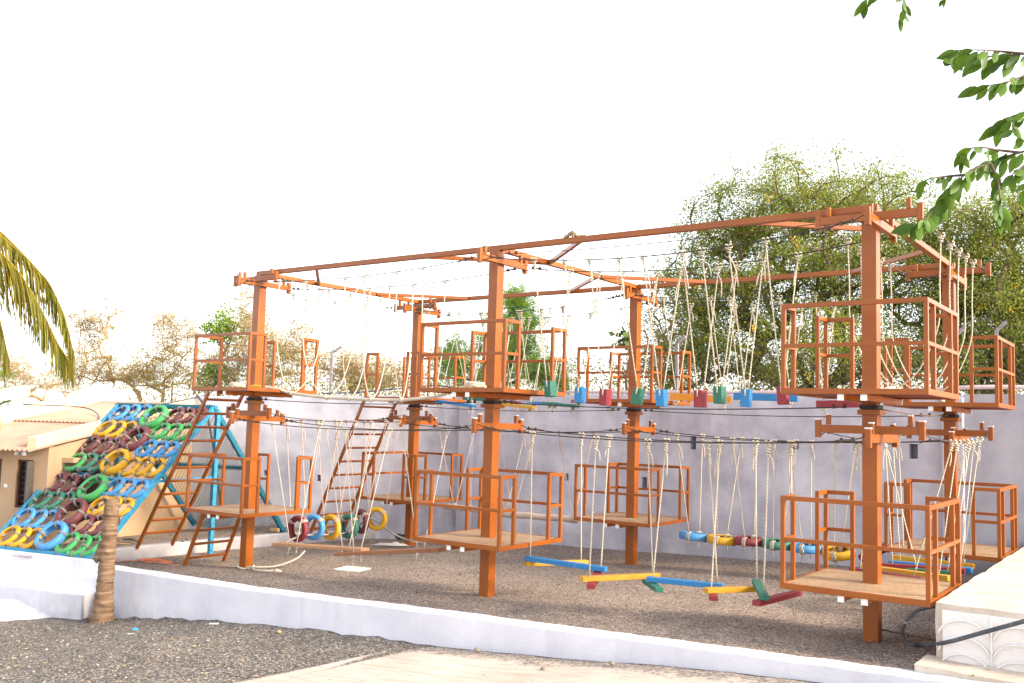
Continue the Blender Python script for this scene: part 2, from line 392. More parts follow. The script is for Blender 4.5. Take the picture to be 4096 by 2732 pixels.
# raised terrace on the left
def fz_t(x, y): return interp(x, [-9, -4.6, -3.4, -2.3], [-.35, -.18, -.06, -.045])+wob(x*1.5, y*1.5, .008)
struct('terrace_gravel', sheet(span(-9, -2.26, .12), span(-2.0, 6, .15), fz_t, fx=lambda x, y: x if x < -2.4 else kerb_x(y)-.06), M['gravel_in'])

# brushed concrete apron in front, its edge ragged against the gravel
def slab_mesh():
    mb = MB(); edge = [(700, 2800), (860, 2760), (1010, 2735), (1280, 2705), (1420, 2675), (1500, 2640), (1600, 2610), (1760, 2597), (1850, 2600)]
    o = sorted((onz(px, py, g_out(3.5)+.0).x, onz(px, py, g_out(3.5)).y) for px, py in edge); ex = [q[0] for q in o]; ey = [q[1] for q in o]
    xs = span(ex[0]-2.5, 13, .09); vs = []; uvv = []; ny = 34
    for x in xs:
        yb = interp(x, ex, ey) if x > ex[0] else ey[0]-(ex[0]-x)*1.4
        if x > ex[-1]: yb = 9
        yb = min(yb+.05*math.sin(9*x)+.03*math.sin(23*x+1), wall_y(x)-.015+.02*math.sin(13*x))
        for j in range(ny+1):
            f = (j/ny)**1.5; y = yb*(1-f)+(-13)*f
            vs.append((x, y, fz_out(x, y)+.010-(.03 if j == 0 else 0))); uvv.append((yb-y, x))
    n = ny+1
    fs = [(i*n+j+1, (i+1)*n+j+1, (i+1)*n+j, i*n+j) for i in range(len(xs)-1) for j in range(ny)]
    return mb.add(vs, fs, [[uvv[q] for q in f] for f in fs], True)
struct('concrete_path', slab_mesh(), M['slab'])

# ------------------------------------------------------------------ low walls, kerb, stairs
def strip_wall(xs, yf, zt, zb, th, ends=True, jit=.004):
    mb = MB(); vs = []
    for i, x in enumerate(xs):
        dx = .01; t = V((1, (yf(x+dx)-yf(x-dx))/(2*dx), 0)).normalized(); nrm = V((-t.y, t.x, 0))
        p = V((x, yf(x), 0)); q = p+nrm*th; jz = random.uniform(-jit, jit); jy = random.uniform(-jit, jit)
        b = .018
        vs += [(p.x, p.y, zb(x)), (p.x, p.y+jy, zt(x)-b+jz), (p.x+nrm.x*b, p.y+nrm.y*b+jy, zt(x)+jz), (q.x-nrm.x*b, q.y-nrm.y*b, zt(x)+jz), (q.x, q.y, zt(x)-b+jz), (q.x, q.y, zb(x))]
    n = 6; fs = []
    for i in range(len(xs)-1):
        for k in range(n-1): fs.append((i*n+k, (i+1)*n+k, (i+1)*n+k+1, i*n+k+1))
    fs += [tuple(range(n)), tuple((len(xs)-1)*n+k for k in range(n-1, -1, -1))]
    return mb.add(vs, fs, None, False)
single('low_wall', strip_wall(span(-.62, 11.6, .1), wall_y, wall_top, lambda x: g_out(x)-.3, .2), M['lowwall'],
       'long low whitewashed wall running along the front of the gravel yard', 'low wall', (4, -1.6, 0))
def kerb_mesh():
    mb = MB(); vs = []; ys2 = span(-1.75, 4.45, .12)
    for y in ys2:
        x = kerb_x(y); j = random.uniform(-.004, .004)
        vs += [(x, y, -.5), (x, y, -.05+j), (x-.015, y, -.033+j), (x-.16, y, -.033+j), (x-.175, y, -.05+j), (x-.175, y, -.5)]
    fs = [(i*6+k, i*6+k+1, (i+1)*6+k+1, (i+1)*6+k) for i in range(len(ys2)-1) for k in range(5)]
    fs += [(5, 4, 3, 2, 1, 0), tuple((len(ys2)-1)*6+k for k in range(6))]
    return mb.add(vs, fs)
single('inner_kerb', kerb_mesh(), M['kerb'], 'low cement kerb holding the raised gravel under the ladder foot', 'kerb', (-2.2, 1, 0))
SU = V((.974, .228, 0)); SN = V((.228, -.974, 0)); S0 = V((-1.13, -1.63, 0))
def stair_mesh():
    mb = MB(); prof = [(-.22, -.9), (-.22, 0.), (0., 0.), (0., -.175), (.30, -.175), (.30, -.335), (.58, -.335), (.58, -.9)]
    sr = .42; vs = []; segs = [-7, -4, -3, -2, -1.2, -.4, sr]; n = len(prof)
    for s in segs:
        for k, (o, z) in enumerate(prof):
            end = (-.30 if o < -.1 else -.14 if z > -.1 else -.04 if o < .25 else -.08 if o < .5 else -.02) if s == sr else 0
            p = S0+SU*(s+end)+SN*o; vs.append((p.x, p.y, z))
    fs = [(i*n+k, (i+1)*n+k, (i+1)*n+(k+1) % n, i*n+(k+1) % n) for i in range(len(segs)-1) for k in range(n)]
    fs += [tuple(range(n)), tuple((len(segs)-1)*n+k for k in range(n-1, -1, -1))]
    return mb.add(vs, fs)
single('concrete_steps', stair_mesh(), M['lowwall'], 'flight of whitewashed steps below the tyre climbing frame', 'steps', (-2, -2, 0), bev=.012)
def apron():
    mb = MB(); xs = span(-5.2, -.10, .10); vs = []; ny = 10
    for q in xs:
        k = min(1, max(0, (-.10-q)/1.1)); w = .05+.55*math.sqrt(k)+.03*math.sin(9*q)+.02*math.sin(21*q)
        for j in range(ny+1):
            t = j/ny; p = S0+SU*q+SN*(.56+w*t); gz = fz_out(p.x, p.y)-.02; zt = gz+.03+.22*min(1, k*1.6)
            vs.append((p.x, p.y, zt*(1-t)+gz*t+.035*math.sin(math.pi*t)*k))
    n = ny+1
    return mb.add(vs, [(i*n+j, i*n+j+1, (i+1)*n+j+1, (i+1)*n+j) for i in range(len(xs)-1) for j in range(ny)], None, True)
single('cement_ramp', apron(), M['lowwall'], 'smeared white cement ramp at the foot of the steps', 'ramp', (-2, -2.4, 0))

# ------------------------------------------------------------------ boundary walls with drain holes
def holed_wall(L, h0, h1, th, holes, zb=-.9):
    """local frame: x along the wall, y = 0 front face, y = th back; holes (x, z, w, h)"""
    mb = MB(); xs = 0.; top = lambda x: h0+(h1-h0)*x/L
    def blk(x0, x1, z0, z1, y0, y1):
        zt0, zt1 = (top(x0), top(x1)) if z1 is None else (z1, z1)
        vs = [(x0, y0, z0), (x1, y0, z0), (x1, y1, z0), (x0, y1, z0), (x0, y0, zt0), (x1, y0, zt1), (x1, y1, zt1), (x0, y1, zt0)]
        mb.add(vs, [(3, 2, 1, 0), (4, 5, 6, 7), (0, 1, 5, 4), (1, 2, 6, 5), (2, 3, 7, 6), (3, 0, 4, 7)])
    for (hx, hz, w, h) in sorted(holes):
        a, b = hx-w/2, hx+w/2
        blk(xs, a, zb, None, 0, th); blk(a, b, zb, hz-h/2, 0, th); blk(a, b, hz+h/2, None, 0, th); blk(a, b, hz-h/2, hz+h/2, th-.04, th)
        xs = b
    blk(xs, L, zb, None, 0, th); return mb
def place(o, origin, ang): o.location = V(origin); o.rotation_euler = (0, 0, ang); return o
wm = link('boundary_wall', holed_wall(8.62, 2.55, 2.585, .24, [(2.37, 1.14, .075, .125), (3.86, 1.13, .10, .19), (4.71, 1.81, .10, .21), (6.32, 1.84, .14, .13), (7.98, 1.81, .11, .2)]), M['lav'])
tag(place(wm, (0, 4.8, 0), 0), 'long lavender plaster wall with small drain holes behind the towers', 'wall')
aw = math.atan2(4.85-2.3, 0+4.7)
wl = link('boundary_wall', holed_wall(5.35, 2.38, 2.53, .24, [(2.62, .89, .09, .12), (1.55+.0, .95, .06, .1)]), M['lav'])
tag(place(wl, (-4.7, 2.3, 0), aw), 'left lavender wall behind the net, meeting the cream house', 'wall')
wr = link('boundary_wall', holed_wall(9, 2.60, 2.66, .24, []), M['lavdark'])
tag(place(wr, (8.62, 4.80, 0), .16), 'darker stained wall section at the far right beyond the towers', 'wall')
for x0, x1, lab in ((.03, .33, 'pale plaster pilaster on the wall left of the middle tower'), (8.36, 8.62, 'plaster pilaster at the right end of the long lavender wall')):
    mb = MB(); mb.box(((x0+x1)/2, 4.755, .83), x1-x0, .1, 3.44); single('wall_pilaster', mb, M['lav'], lab, 'pilaster', (x0, 4.75, 0), 'pilasters on the lavender wall', .008)
# drain hole silt
# fence on top of the walls
def fence(name, posts, lab, tipdir, y_of, x0, x1, ang, origin, ztop, zrow):
    t = Thing(name, lab, 'fence', origin, 'chain link fences on top of the walls')
    c, s = math.cos(ang), math.sin(ang)
    W = lambda lx, z, oy=0: V((origin[0]+c*lx-s*(.13+oy), origin[1]+s*lx+c*(.13+oy), z))
    for lx in posts:
        mb = MB(); b = W(lx, ztop-.1); h = W(lx, ztop+.84); mb.bar(b, h, .05, .05, (c, s, 0)); mb.bar(h, h+V(tipdir), .045, .045, (c, s, 0))
        t.part('fence_post', mb, M['postgrey'], .004)
    mb = MB(); d = .105; zt, zb_ = ztop+.62, ztop+.0
    n = int((x1-x0)/d)
    for sgn in (1, -1):
        for i in range(n+8):
            lx = x0+i*d if sgn > 0 else x0+i*d-.6
            pts = []
            for k in range(7):
                z = zb_+(zt-zb_)*k/6; xx = lx+sgn*(z-zb_)*.95*(1 if sgn > 0 else 1)
                xx = lx-(z-zb_)*.95 if sgn > 0 else lx+(z-zb_)*.95
                if x0 <= xx <= x1: pts.append(W(xx, z, .012*(1 if k % 2 else -1)+.02*math.sin(lx*1.7)))
            if len(pts) > 1: mb.tube(pts, .0026, 3, False)
    for z in (zt, ):
        mb.tube([W(lx, z+.01*math.sin(lx*2)) for lx in span(x0, x1, .5)], .003, 3, False)
    t.part('chain_link_mesh', mb, M['shutter'])
    mb = MB()
    for k, z in enumerate((ztop+.74, ztop+.86, ztop+.96)):
        pts = [W(lx, z+.02*math.sin(lx*1.9+k), -.03*k-.02) for lx in span(x0, x1, .25)]; mb.tube(pts, .0028, 3, False)
        for q in pts[::1]:
            mb.bar(q+V((-.012, 0, -.014)), q+V((.012, 0, .014)), .003, .003); mb.bar(q+V((.012, 0, -.014)), q+V((-.012, 0, .014)), .003, .003)
    t.part('barbed_wire', mb, M['shutter'])
    return t
fence('chain_link_fence', [.2, 4.35, 8.5], 'chain link and barbed wire fence on the long lavender wall', (.12, .02, .12), None, .1, 8.6, 0, (0, 4.8, 0), 2.56, None)
fence('chain_link_fence', [2.72], 'chain link fence on the left wall above the tyre swings', (.16, .09, .13), None, 0, 5.2, aw, (-4.7, 2.3, 0), 2.45, None)
fence('chain_link_fence', [.4, 3.6], 'chain link fence on the darker wall at far right', (.12, .02, .12), None, .0, 8, .16, (8.62, 4.8, 0), 2.62, None)
mb = MB(); mb.tube(smoothpts([(2.3, 4.86, 2.60), (4, 4.86, 2.605), (6, 4.86, 2.612), (8, 4.87, 2.65), (8.9, 4.93, 2.70), (10.5, 5.2, 2.68), (13, 5.6, 2.69)]), .03, 10)
single('water_pipe', mb, M['pvc'], 'pinkish plastic water pipe lying along the top of the wall', 'pipe', (5, 4.86, 2.6))
mb = MB(); mb.tube(smoothpts([(-2.5, 3.55, 2.50), (-1.9, 3.88, 2.53), (-1.2, 4.28, 2.62), (-.5, 4.65, 2.70), (.2, 4.9, 2.62), (1.0, 4.9, 2.60), (2.3, 4.9, 2.60)]), .014, 6)
single('black_hose', mb, M['rubber'], 'thin black hose humping along the wall top behind the left towers', 'hose', (-1, 4, 2.5))

# ------------------------------------------------------------------ platform towers
ZP, ZQ = .653, 2.377; DA, DB = .625, .63; DT = .05; RH = .765; ZT = 4.10
TW = {'A': (0, 0), 'B': (4.35, 0), 'C': (8.7, 0), 'D': (0, 3.5), 'E': (4.35, 3.5), 'F': (8.7, 3.5)}
SH = .27/1.26
R2 = [(0, SH), (1-SH, 1)]
full = [(0, 1)]
SPEC = {  # railing runs per side: front, right, back, left; runs are fractions from left/front end
 'A': dict(low=dict(f=full, r=R2, b=R2, l=[(0, .49)]), up=dict(f=full, r=R2, b=R2, l=[(0, .36), (1-SH, 1)])),
 'B': dict(low=dict(f=full, r=R2, b=full, l=R2), up=dict(f=full, r=R2, b=full, l=R2)),
 'C': dict(low=dict(f=full, r='posts', b=R2, l=R2), up=dict(f=full, r='posts', b=R2, l=R2)),
 'D': dict(low=dict(f=R2, r=R2, b=full, l=full), up=dict(f=R2, r=R2, b=full, l=R2)),
 'E': dict(low=dict(f=full, r=R2, b=full, l=R2), up=dict(f=full, r=R2, b=full, l=R2)),
 'F': dict(low=dict(f=R2, r='posts', b=full, l=R2), up=dict(f=R2, r='posts', b=full, l=R2))}
TLAB = {'A': 'orange two-deck tower at the left front corner with two ladders behind its left side',
 'B': 'orange two-deck tower in the middle of the front row under the squirrel beam',
 'C': 'nearest and largest orange two-deck tower, beside the whitewashed concrete block',
 'D': 'orange two-deck tower at the left of the back row, above the tyre swings',
 'E': 'orange two-deck tower in the middle of the back row by the drain holes',
 'F': 'orange two-deck tower at the right of the back row behind the nearest one'}
def arm(t, X, Y, z, ax, caps, name, L=.43):
    a = V((1, 0, 0)) if ax == 'x' else V((0, 1, 0)); o = V((0, -.095, 0)) if ax == 'x' else V((.095, 0, 0))
    c = V((X, Y, z))+o; mb = MB(); mb.bar(c-a*L, c+a*L, .05, .075)
    for s in (-1, 1):
        mb.box(c+a*(s*(L+.026))+V((0, 0, .0)), .05, .05, .165)
        mb.box(c+a*(s*(L-.07))+V((0, 0, .085)), .04, .04, .09)
    ob = t.part(name, mb, M['orange'], .003)
    if caps:
        for s in (-1, 1):
            mb = MB(); mb.box(c+a*(s*(L+.026))+V((0, 0, .088)), .052, .052, .012); t.part('end_cap', mb, M['white'], 0, under=ob)
            mb = MB(); mb.box(c+a*(s*(L-.07))+V((0, 0, .136)), .042, .042, .012); t.part('end_cap', mb, M['white'], 0, under=ob)
def tower(k):
    X, Y = TW[k]; g = g_in(X); t = Thing('platform_tower', TLAB[k], 'platform tower', (X, Y, g), 'two deck rope course towers')
    mb = MB(); mb.box((X, Y, (g-.25+ZT)/2), .135, .135, ZT-g+.25); post = t.part('post', mb, M['orange'], .006)
    mb = MB(); mb.box((X, Y, 2.235), .20, .20, .045); t.part('collar', mb, M['orange'], .003, under=post)
    mb = MB()
    for q in range(3):
        mb.tube([(X+.084*math.copysign(min(1, abs(1.35*math.cos(a))), math.cos(a)), Y+.084*math.copysign(min(1, abs(1.35*math.sin(a))), math.sin(a)), 2.268+.013*q) for a in np.linspace(0, 2*math.pi, 25)], .007, 5, False)
    t.part('cable_wrap', mb, M['cable'], under=post)
    for lev, z in (('low', ZP), ('up', ZQ)):
        zt = z+DT; mb = MB()
        for s in (-1, 1):
            mb.box((X, Y+s*(DB-.02), z+DT/2), 2*DA, .04, DT)
            mb.box((X+s*(DA-.02), Y, z+DT/2), .04, 2*DB-.08, DT)
        deck = t.part('deck', mb, M['orange'], .003)
        mb = MB(); n = 22
        for i in range(n):
            y = -DB+.045+(2*DB-.09)*(i+.5)/n
            w = .027; x0, x1 = X-DA+.04, X+DA-.04
            if abs(y) < .075:
                mb.box(((x0+X-.07)/2, Y+y, zt-.019), X-.07-x0, w, .034); mb.box(((x1+X+.07)/2, Y+y, zt-.019), x1-X-.07, w, .034)
            else: mb.box((X, Y+y, zt-.019), x1-x0, w, .034)
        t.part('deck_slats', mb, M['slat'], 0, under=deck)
        for ox in (-.098, .098):
            mb = MB(); mb.box((X+ox, Y, z-.027), .05, 2*DB-.05, .05); t.part('support_tube', mb, M['orange'], .003, under=deck)
            for s in (-1, 1): cp = MB(); cp.box((X+ox, Y+s*(DB-.022), z-.027), .056, .012, .056); t.part('end_cap', cp, M['white'], .002, under=deck)
        sp = SPEC[k][lev]
        P = {'f': (V((-DA+.02, -DB+.02, 0)), V((DA-.02, -DB+.02, 0))), 'r': (V((DA-.02, -DB+.02, 0)), V((DA-.02, DB-.02, 0))),
             'b': (V((-DA+.02, DB-.02, 0)), V((DA-.02, DB-.02, 0))), 'l': (V((-DA+.02, -DB+.02, 0)), V((-DA+.02, DB-.02, 0)))}
        B = V((X, Y, zt)); done = set(); rw = .038
        for side in 'frbl':
            runs = sp[side]; mids = []
            if runs == 'posts': runs = full; mids = [SH, 1-SH]
            a, b = P[side]
            for (u0, u1) in runs:
                mb = MB(); p, q = B+lerp(a, b, u0), B+lerp(a, b, u1)
                d = (q-p).normalized()
                for u in [u0, u1]+mids:
                    w = B+lerp(a, b, u); key = (round(w.x, 2), round(w.y, 2))
                    if key not in done:
                        done.add(key); mb.box(w+V((0, 0, (RH-.04)/2)), rw, rw, RH-.04)
                e0 = rw/2 if True else 0
                # side rails stop short of the corner posts of front/back runs
                if side in 'fb': mb.bar(p-d*e0+V((0, 0, RH-.02)), q+d*e0+V((0, 0, RH-.02)), rw, .04)
                else:
                    pp = p+d*e0 if u0 == 0 and abs(u0) < 1e-6 else p-d*e0
                    qq = q-d*e0 if abs(u1-1) < 1e-6 else q+d*e0
                    mb.bar(pp+V((0, 0, RH-.02)), qq+V((0, 0, RH-.02)), rw, .04)
                cuts = [u0]+sorted(mids)+[u1]
                for c0, c1 in zip(cuts[:-1], cuts[1:]):
                    mb.bar(B+lerp(a, b, c0)+d*e0+V((0, 0, RH*.5)), B+lerp(a, b, c1)-d*e0+V((0, 0, RH*.5)), rw-.004, .034)
                t.part('railing', mb, M['orange'], .003, under=deck)
    corner = k in 'ACDF'
    arm(t, X, Y, 2.0, 'y', True, 'cross_arm')
    arm(t, X, Y, 3.965, 'y', False, 'cross_arm')
    if corner:
        arm(t, X, Y, 2.075, 'x', True, 'cross_arm'); arm(t, X, Y, 4.035, 'x', False, 'cross_arm')
    return t
for k in TW: tower(k)
# overhead beams
t = Thing('overhead_frame', 'orange overhead beam frame joining the tops of all six towers', 'beam frame', (4.35, 1.75, ZT))
bw = .065
for y in (0, 3.5):
    mb = MB(); mb.bar((-.07, y, ZT+bw/2), (8.77, y, ZT+bw/2), .07, bw); t.part('beam', mb, M['orange'], .004)
for x in (0, 4.35, 8.7):
    mb = MB(); mb.bar((x, .036, ZT+bw/2), (x, 3.464, ZT+bw/2), .07, bw); t.part('beam', mb, M['orange'], .004)
for x, sx in ((0, 1), (4.35, -1), (4.35, 1), (8.7, -1)):
    for y, sy in ((0, 1), (3.5, -1)):
        mb = MB(); mb.bar((x+sx*1.15, y+sy*.04, ZT+.03), (x+sx*.04, y+sy*1.1, ZT+.03), .045, .05); t.part('brace', mb, M['orange'], .003)

# ------------------------------------------------------------------ ladders
def ladder(lab, foot, top, y0, y1, n, z0f=.1):
    t = Thing('ladder', lab, 'ladder', (foot[0], (y0+y1)/2, foot[1]), 'steel ladders up to the decks')
    d = V((top[0]-foot[0], 0, top[1]-foot[1])); up = d.cross(V((0, 1, 0)))
    for y in (y0, y1):
        mb = MB(); mb.bar((foot[0], y, foot[1]), (top[0], y, top[1]), .032, .055, up); t.part('rail', mb, M['orange'], .003)
    for i in range(n):
        f = z0f+(1-z0f-.045)*i/(n-1); p = V((foot[0], 0, foot[1]))+d*f
        mb = MB(); mb.bar(p+V((0, y0+.016, 0)), p+V((0, y1-.016, 0)), .03, .03, d); t.part('rung', mb, M['orange'], .002)
ladder('tall orange ladder from the raised gravel to the left front upper deck', (-2.22, -.06), (-.645, 2.37), -.32, .30, 11)
ladder('short orange ladder from the yard gravel to the left front lower deck', (-1.0, -.24), (-.60, .60), -.33, .36, 4, .2)
ladder('tall orange ladder behind the tyre swings to the left back upper deck', (-1.95, -.22), (-.645, 2.37), 2.90, 3.72, 10)

# ------------------------------------------------------------------ steel cables
class Cable:
    def __init__(s, p, q, sag): s.p, s.q, s.sag = V(p), V(q), sag
    def at(s, t): return lerp(s.p, s.q, t)-V((0, 0, 4*s.sag*t*(1-t)))
    def atx(s, x): return s.at((x-s.p.x)/(s.q.x-s.p.x))
    def aty(s, y): return s.at((y-s.p.y)/(s.q.y-s.p.y))
CAB = {}
TN = {'A': 'left front', 'B': 'middle front', 'C': 'nearest right', 'D': 'left back', 'E': 'middle back', 'F': 'right back'}
def clamp(mb, p, d):
    d = V(d).normalized(); mb.bar(p-d*.012, p+d*.012, .03, .022); mb.bar(p+V((0, 0, -.004)), p+V((0, 0, .03)), .010, .026)
    mb.bar(p-d*.012+V((0, 0, .012)), p-d*.006+V((0, 0, .012)), .012, .03)
def cable(key, p, q, sag, label, mat='cable', loops=True, r=.0062, tails=True):
    c = Cable(p, q, sag); CAB[key] = c
    t = Thing('steel_cable', label, 'cable', c.p, 'steel cables between the towers')
    L = (c.q-c.p).length; mb = MB(); a, b = .14/L, 1-.14/L
    mb.tube([c.at(u) for u in np.linspace(a, b, 22)], r, 5, False)
    if loops:
        for e, u, s in ((c.p, a, 1), (c.q, b, -1)):
            m = c.at(u); m2 = c.at(u+s*.13/L)
            for dz in (.042, -.042): mb.tube(smoothpts([m, lerp(m, e, .6)+V((0, 0, dz*.7)), e+V((0, 0, dz))], 3), r*.85, 4, False)
            mb.tube([m+V((0, 0, .012)), m2+V((0, 0, .011)), c.at(u+s*.22/L)+V((0, 0, random.uniform(-.03, .03)))], r*.85, 4)
    t.part('wire', mb, M[mat])
    for u, s in ((a, 1), (b, -1)):
        for off in (0, .1): cl = MB(); clamp(cl, c.at(u+s*off/L), (c.q-c.p)); t.part('wire_clamp', cl, M['rust'])
    return c
O = .43
for (m, n) in (('A', 'B'), ('B', 'C'), ('D', 'E'), ('E', 'F')):
    (x0, y0), (x1, _) = TW[m], TW[n]
    for w, s in (('front', -1), ('back', 1)):
        sg = .10 if m == 'A' else .17 if m == 'B' else .16
        cable((m+n, 'up', s), (x0+.095, y0+s*O, 3.955), (x1+.095, y0+s*O, 3.955), sg, f'{w} one of the two upper cables from the {TN[m]} to the {TN[n]} tower', 'gcable' if m == 'D' else 'cable')
        cable((m+n, 'low', s), (x0+.095, y0+s*O, 1.985), (x1+.095, y0+s*O, 1.985), .085, f'{w} one of the two lower cables from the {TN[m]} to the {TN[n]} tower')
for (m, n) in (('A', 'D'), ('C', 'F')):
    x0 = TW[m][0]
    for w, s in (('left', -1), ('right', 1)):
        cable((m+n, 'up', s), (x0+s*O, -.095, 4.02), (x0+s*O, 3.405, 4.02), (.05 if m == 'A' else .02), f'{w} one of the two upper cables from the {TN[m]} to the {TN[n]} tower', 'gcable' if m == 'A' else 'rust')
        cable((m+n, 'low', s), (x0+s*O, -.095, 2.06), (x0+s*O, 3.405, 2.06), .08, f'{w} one of the two lower cables from the {TN[m]} to the {TN[n]} tower')
for (m, n) in (('A', 'B'), ('B', 'C'), ('D', 'E'), ('E', 'F')):
    (x0, y0), (x1, _) = TW[m], TW[n]
    cable((m+n, 'foot', 0), (x0+.085, y0-.06, 2.285), (x1-.085, y0-.06, 2.285), .05, f'dark cable at upper deck level from the {TN[m]} to the {TN[n]} post', loops=False)
cable(('BC', 'safety', 0), (4.42, -.04, 4.05), (8.63, -.04, 4.05), .05, 'thin straight cable just below the front beam from middle to nearest tower', 'rust', False, .005)
cable(('CF', 'foot', 0), (8.7, .085, 2.285), (8.7, 3.41, 2.285), .03, 'rusty cable at upper deck level from the nearest to the right back post', 'rust', False)
cable(('DE', 'safety', 0), (.07, 3.46, 4.02), (4.28, 3.46, 4.02), .10, 'thin green cable just below the back beam between left and middle towers', 'gcable', False, .005)

# ------------------------------------------------------------------ ropes
def knot(mb, p, d, r, k=3):
    """rope hitched over a cable with wraps below"""
    p = V(p)
    for sx in (-1, 1):
        pts = []
        for a in np.linspace(-.3, 1.25, 8)*math.pi:
            pts.append(p+V((sx*.022+.006*math.sin(a), 0, 0))+V((0, math.sin(a)*.020, math.cos(a)*.020)))
        mb.tube(pts, r, 5)
    for i in range(k):
        q = p+V(d)*(.040+.026*i); s = random.uniform(.6, .95)
        mb.tube([q+V((math.cos(a)*.021*s, math.sin(a)*.021*s, .010*math.sin(a*.5)+random.uniform(-.003, .003))) for a in np.linspace(0, 2*math.pi, 8)], r*1.05, 5)
def rope(mb, a, b, r=.008, tail=True, k=3, sag=.0):
    a, b = V(a), V(b); d = (b-a).normalized(); knot(mb, a, d, r, k)
    n = 9; side = V((random.uniform(-1, 1), random.uniform(-1, 1), 0))*sag
    mb.tube([lerp(a, b, i/n)+side*math.sin(math.pi*i/n)*(b-a).length for i in range(n+1)], r, 5)
    if tail:
        L = random.uniform(.10, .30); s = V((random.choice((-1, 1))*random.uniform(.02, .05), random.uniform(-.03, .03), 0)); q = a+d*.1
        mb.tube(smoothpts([q, q+d*L*.4+s, q+d*L+s*1.3+V((0, 0, -.01))], 3), r*.9, 5)
def plank_bm(p, q, w, h, tilt=0.):
    mb = MB(); d = (V(q)-V(p)).normalized(); up = Matrix.Rotation(tilt, 3, d) @ V((0, 0, 1)); mb.bar(p, q, w, h, up); return mb
def under_knot(mb, p, r=.009):
    p = V(p); mb.ball(p+V((0, 0, -.018)), .022, 7, 5, .1)
    s = V((random.uniform(-.05, .05), random.uniform(-.05, .05), 0)); mb.tube(smoothpts([p, p+s*.4+V((0, 0, -.05)), p+s+V((0, 0, -random.uniform(.07, .14)))], 3), r, 5)

# --- front row, upper, left span: rope loops carrying a thick foot rope
def loop_rope(label, a, b, c, group, mat='rope_plain'):
    """a, c on the cables; b where the loop cradles the foot rope"""
    t = Thing('rope_loop', label, 'rope loop', b, group)
    a, b, c = V(a), V(b), V(c); mb = MB()
    for e in (a, c):
        dn = V((0, 0, -1)); knot(mb, e, dn, .0075, 2)
        w = V((0, (e.y-b.y), 0)) if abs(e.y-b.y) > abs(e.x-b.x)*.6 else V((e.x-b.x, 0, 0))
        if w.length < .2: w = (e-b)*V((1, 1, 0)) if False else V((e.x-b.x, e.y-b.y, 0))
        lo = b+V((e.x-b.x, e.y-b.y, 0))*.55+V((0, 0, .20)); mid = V((e.x, e.y, 0))*.93+V((b.x, b.y, 0))*.07; mid.z = lo.z+.42
        mb.tube(smoothpts([e, lerp(e, mid, .5), mid, lo, b+V((e.x-b.x, e.y-b.y, 0))*.17+V((0, 0, .03)), b+V((0, 0, -.008))], 6), .0075, 6)
    t.part('hanging_rope', mb, M[mat])
    mb = MB()
    for i in range(3): mb.tube([b+V((.016*(i-1), math.cos(q)*.028, math.sin(q)*.028)) if abs(a.y-c.y) > .3 else b+V((math.cos(q)*.028, .016*(i-1), math.sin(q)*.028)) for q in np.linspace(0, 2*math.pi, 9)], .008, 5)
    t.part('rope_knot', mb, M[mat])
fx = [.93, 1.45, 2.22, 2.57, 3.13, 3.56]; bx = [.80, 1.52, 1.95, 2.36, 2.89, 3.38]; gx = [.75, 1.42, 1.70, 2.08, 2.51, 3.07]; ords = ['first', 'second', 'third', 'fourth', 'fifth', 'sixth']
foot = [(.0, -.08, 2.46), (.35, -.10, 2.45), (.60, -.05, 2.42)]+[(x, 0, z) for x, z in zip(bx, (2.37, 2.315, 2.305, 2.295, 2.295, 2.335))]+[(3.72, -.02, 2.40), (4.0, -.1, 2.46)]
for i in range(6):
    loop_rope(f'{ords[i]} white rope loop from the left, between the left front and middle front upper decks', CAB['AB', 'up', -1].atx(fx[i]), foot[i+3], CAB['AB', 'up', 1].atx(gx[i]+.12), 'rope loops of the front rope bridge')
mb = MB(); mb.tube(smoothpts(foot, 8), .021, 8)
single('foot_rope', mb, M['rope_plain'], 'thick white foot rope sagging through the front rope loops', 'rope', (2, 0, 2.3))
def coil(c, r, n, label, mat, rr=.02):
    mb = MB(); c = V(c)
    pts = [c+V((math.cos(a)*r*(1+.12*math.sin(a*1.7)), math.sin(a)*r*.8*(1+.1*math.cos(a*2.3)), rr+.011*a/6.28*2+.008*math.sin(3*a))) for a in np.linspace(0, 2*math.pi*n, 16*n)]
    mb.tube(pts, rr, 7); return single('rope_coil', mb, M[mat], label, 'rope coil', c, 'rope coils on the upper decks')
coil((-.05, -.28, ZQ+DT), .11, 2, 'coiled white rope on the left front upper deck', 'rope_plain')
coil((4.28, -.26, ZQ+DT), .12, 2, 'coiled white rope on the middle front upper deck', 'rope_plain')
mb = MB(); mb.tube(smoothpts([(.33, -.35, 2.44), (.42, -.33, 2.45), (.52, -.30, 2.44)], 4), .026, 7)
single('yellow_strap', mb, TY['yellow'], 'yellow wrapped strap on the left front upper deck edge', 'strap', (.42, -.33, 2.43))

# --- right side upper span: rope loops
ly = [.84, 1.30, 1.72, 2.10, 2.52]
fr = [(8.7, .35, 2.45)]+[(8.7, y, z) for y, z in zip(ly, (2.50, 2.47, 2.46, 2.47, 2.49))]+[(8.7, 3.1, 2.45)]
for i, y in enumerate(ly):
    loop_rope(f'{ords[i]} rope loop from the nearest tower, between the nearest and right back upper decks', CAB['CF', 'up', -1].aty(y-.08), fr[i+1], CAB['CF', 'up', 1].aty(y+.05), 'rope loops of the right hand rope bridge', 'rope')
mb = MB(); mb.tube(smoothpts(fr, 6), .02, 8)
single('foot_rope', mb, M['rope_plain'], 'thick foot rope slung between the nearest and right back upper decks', 'rope', (8.7, 2, 2.3))

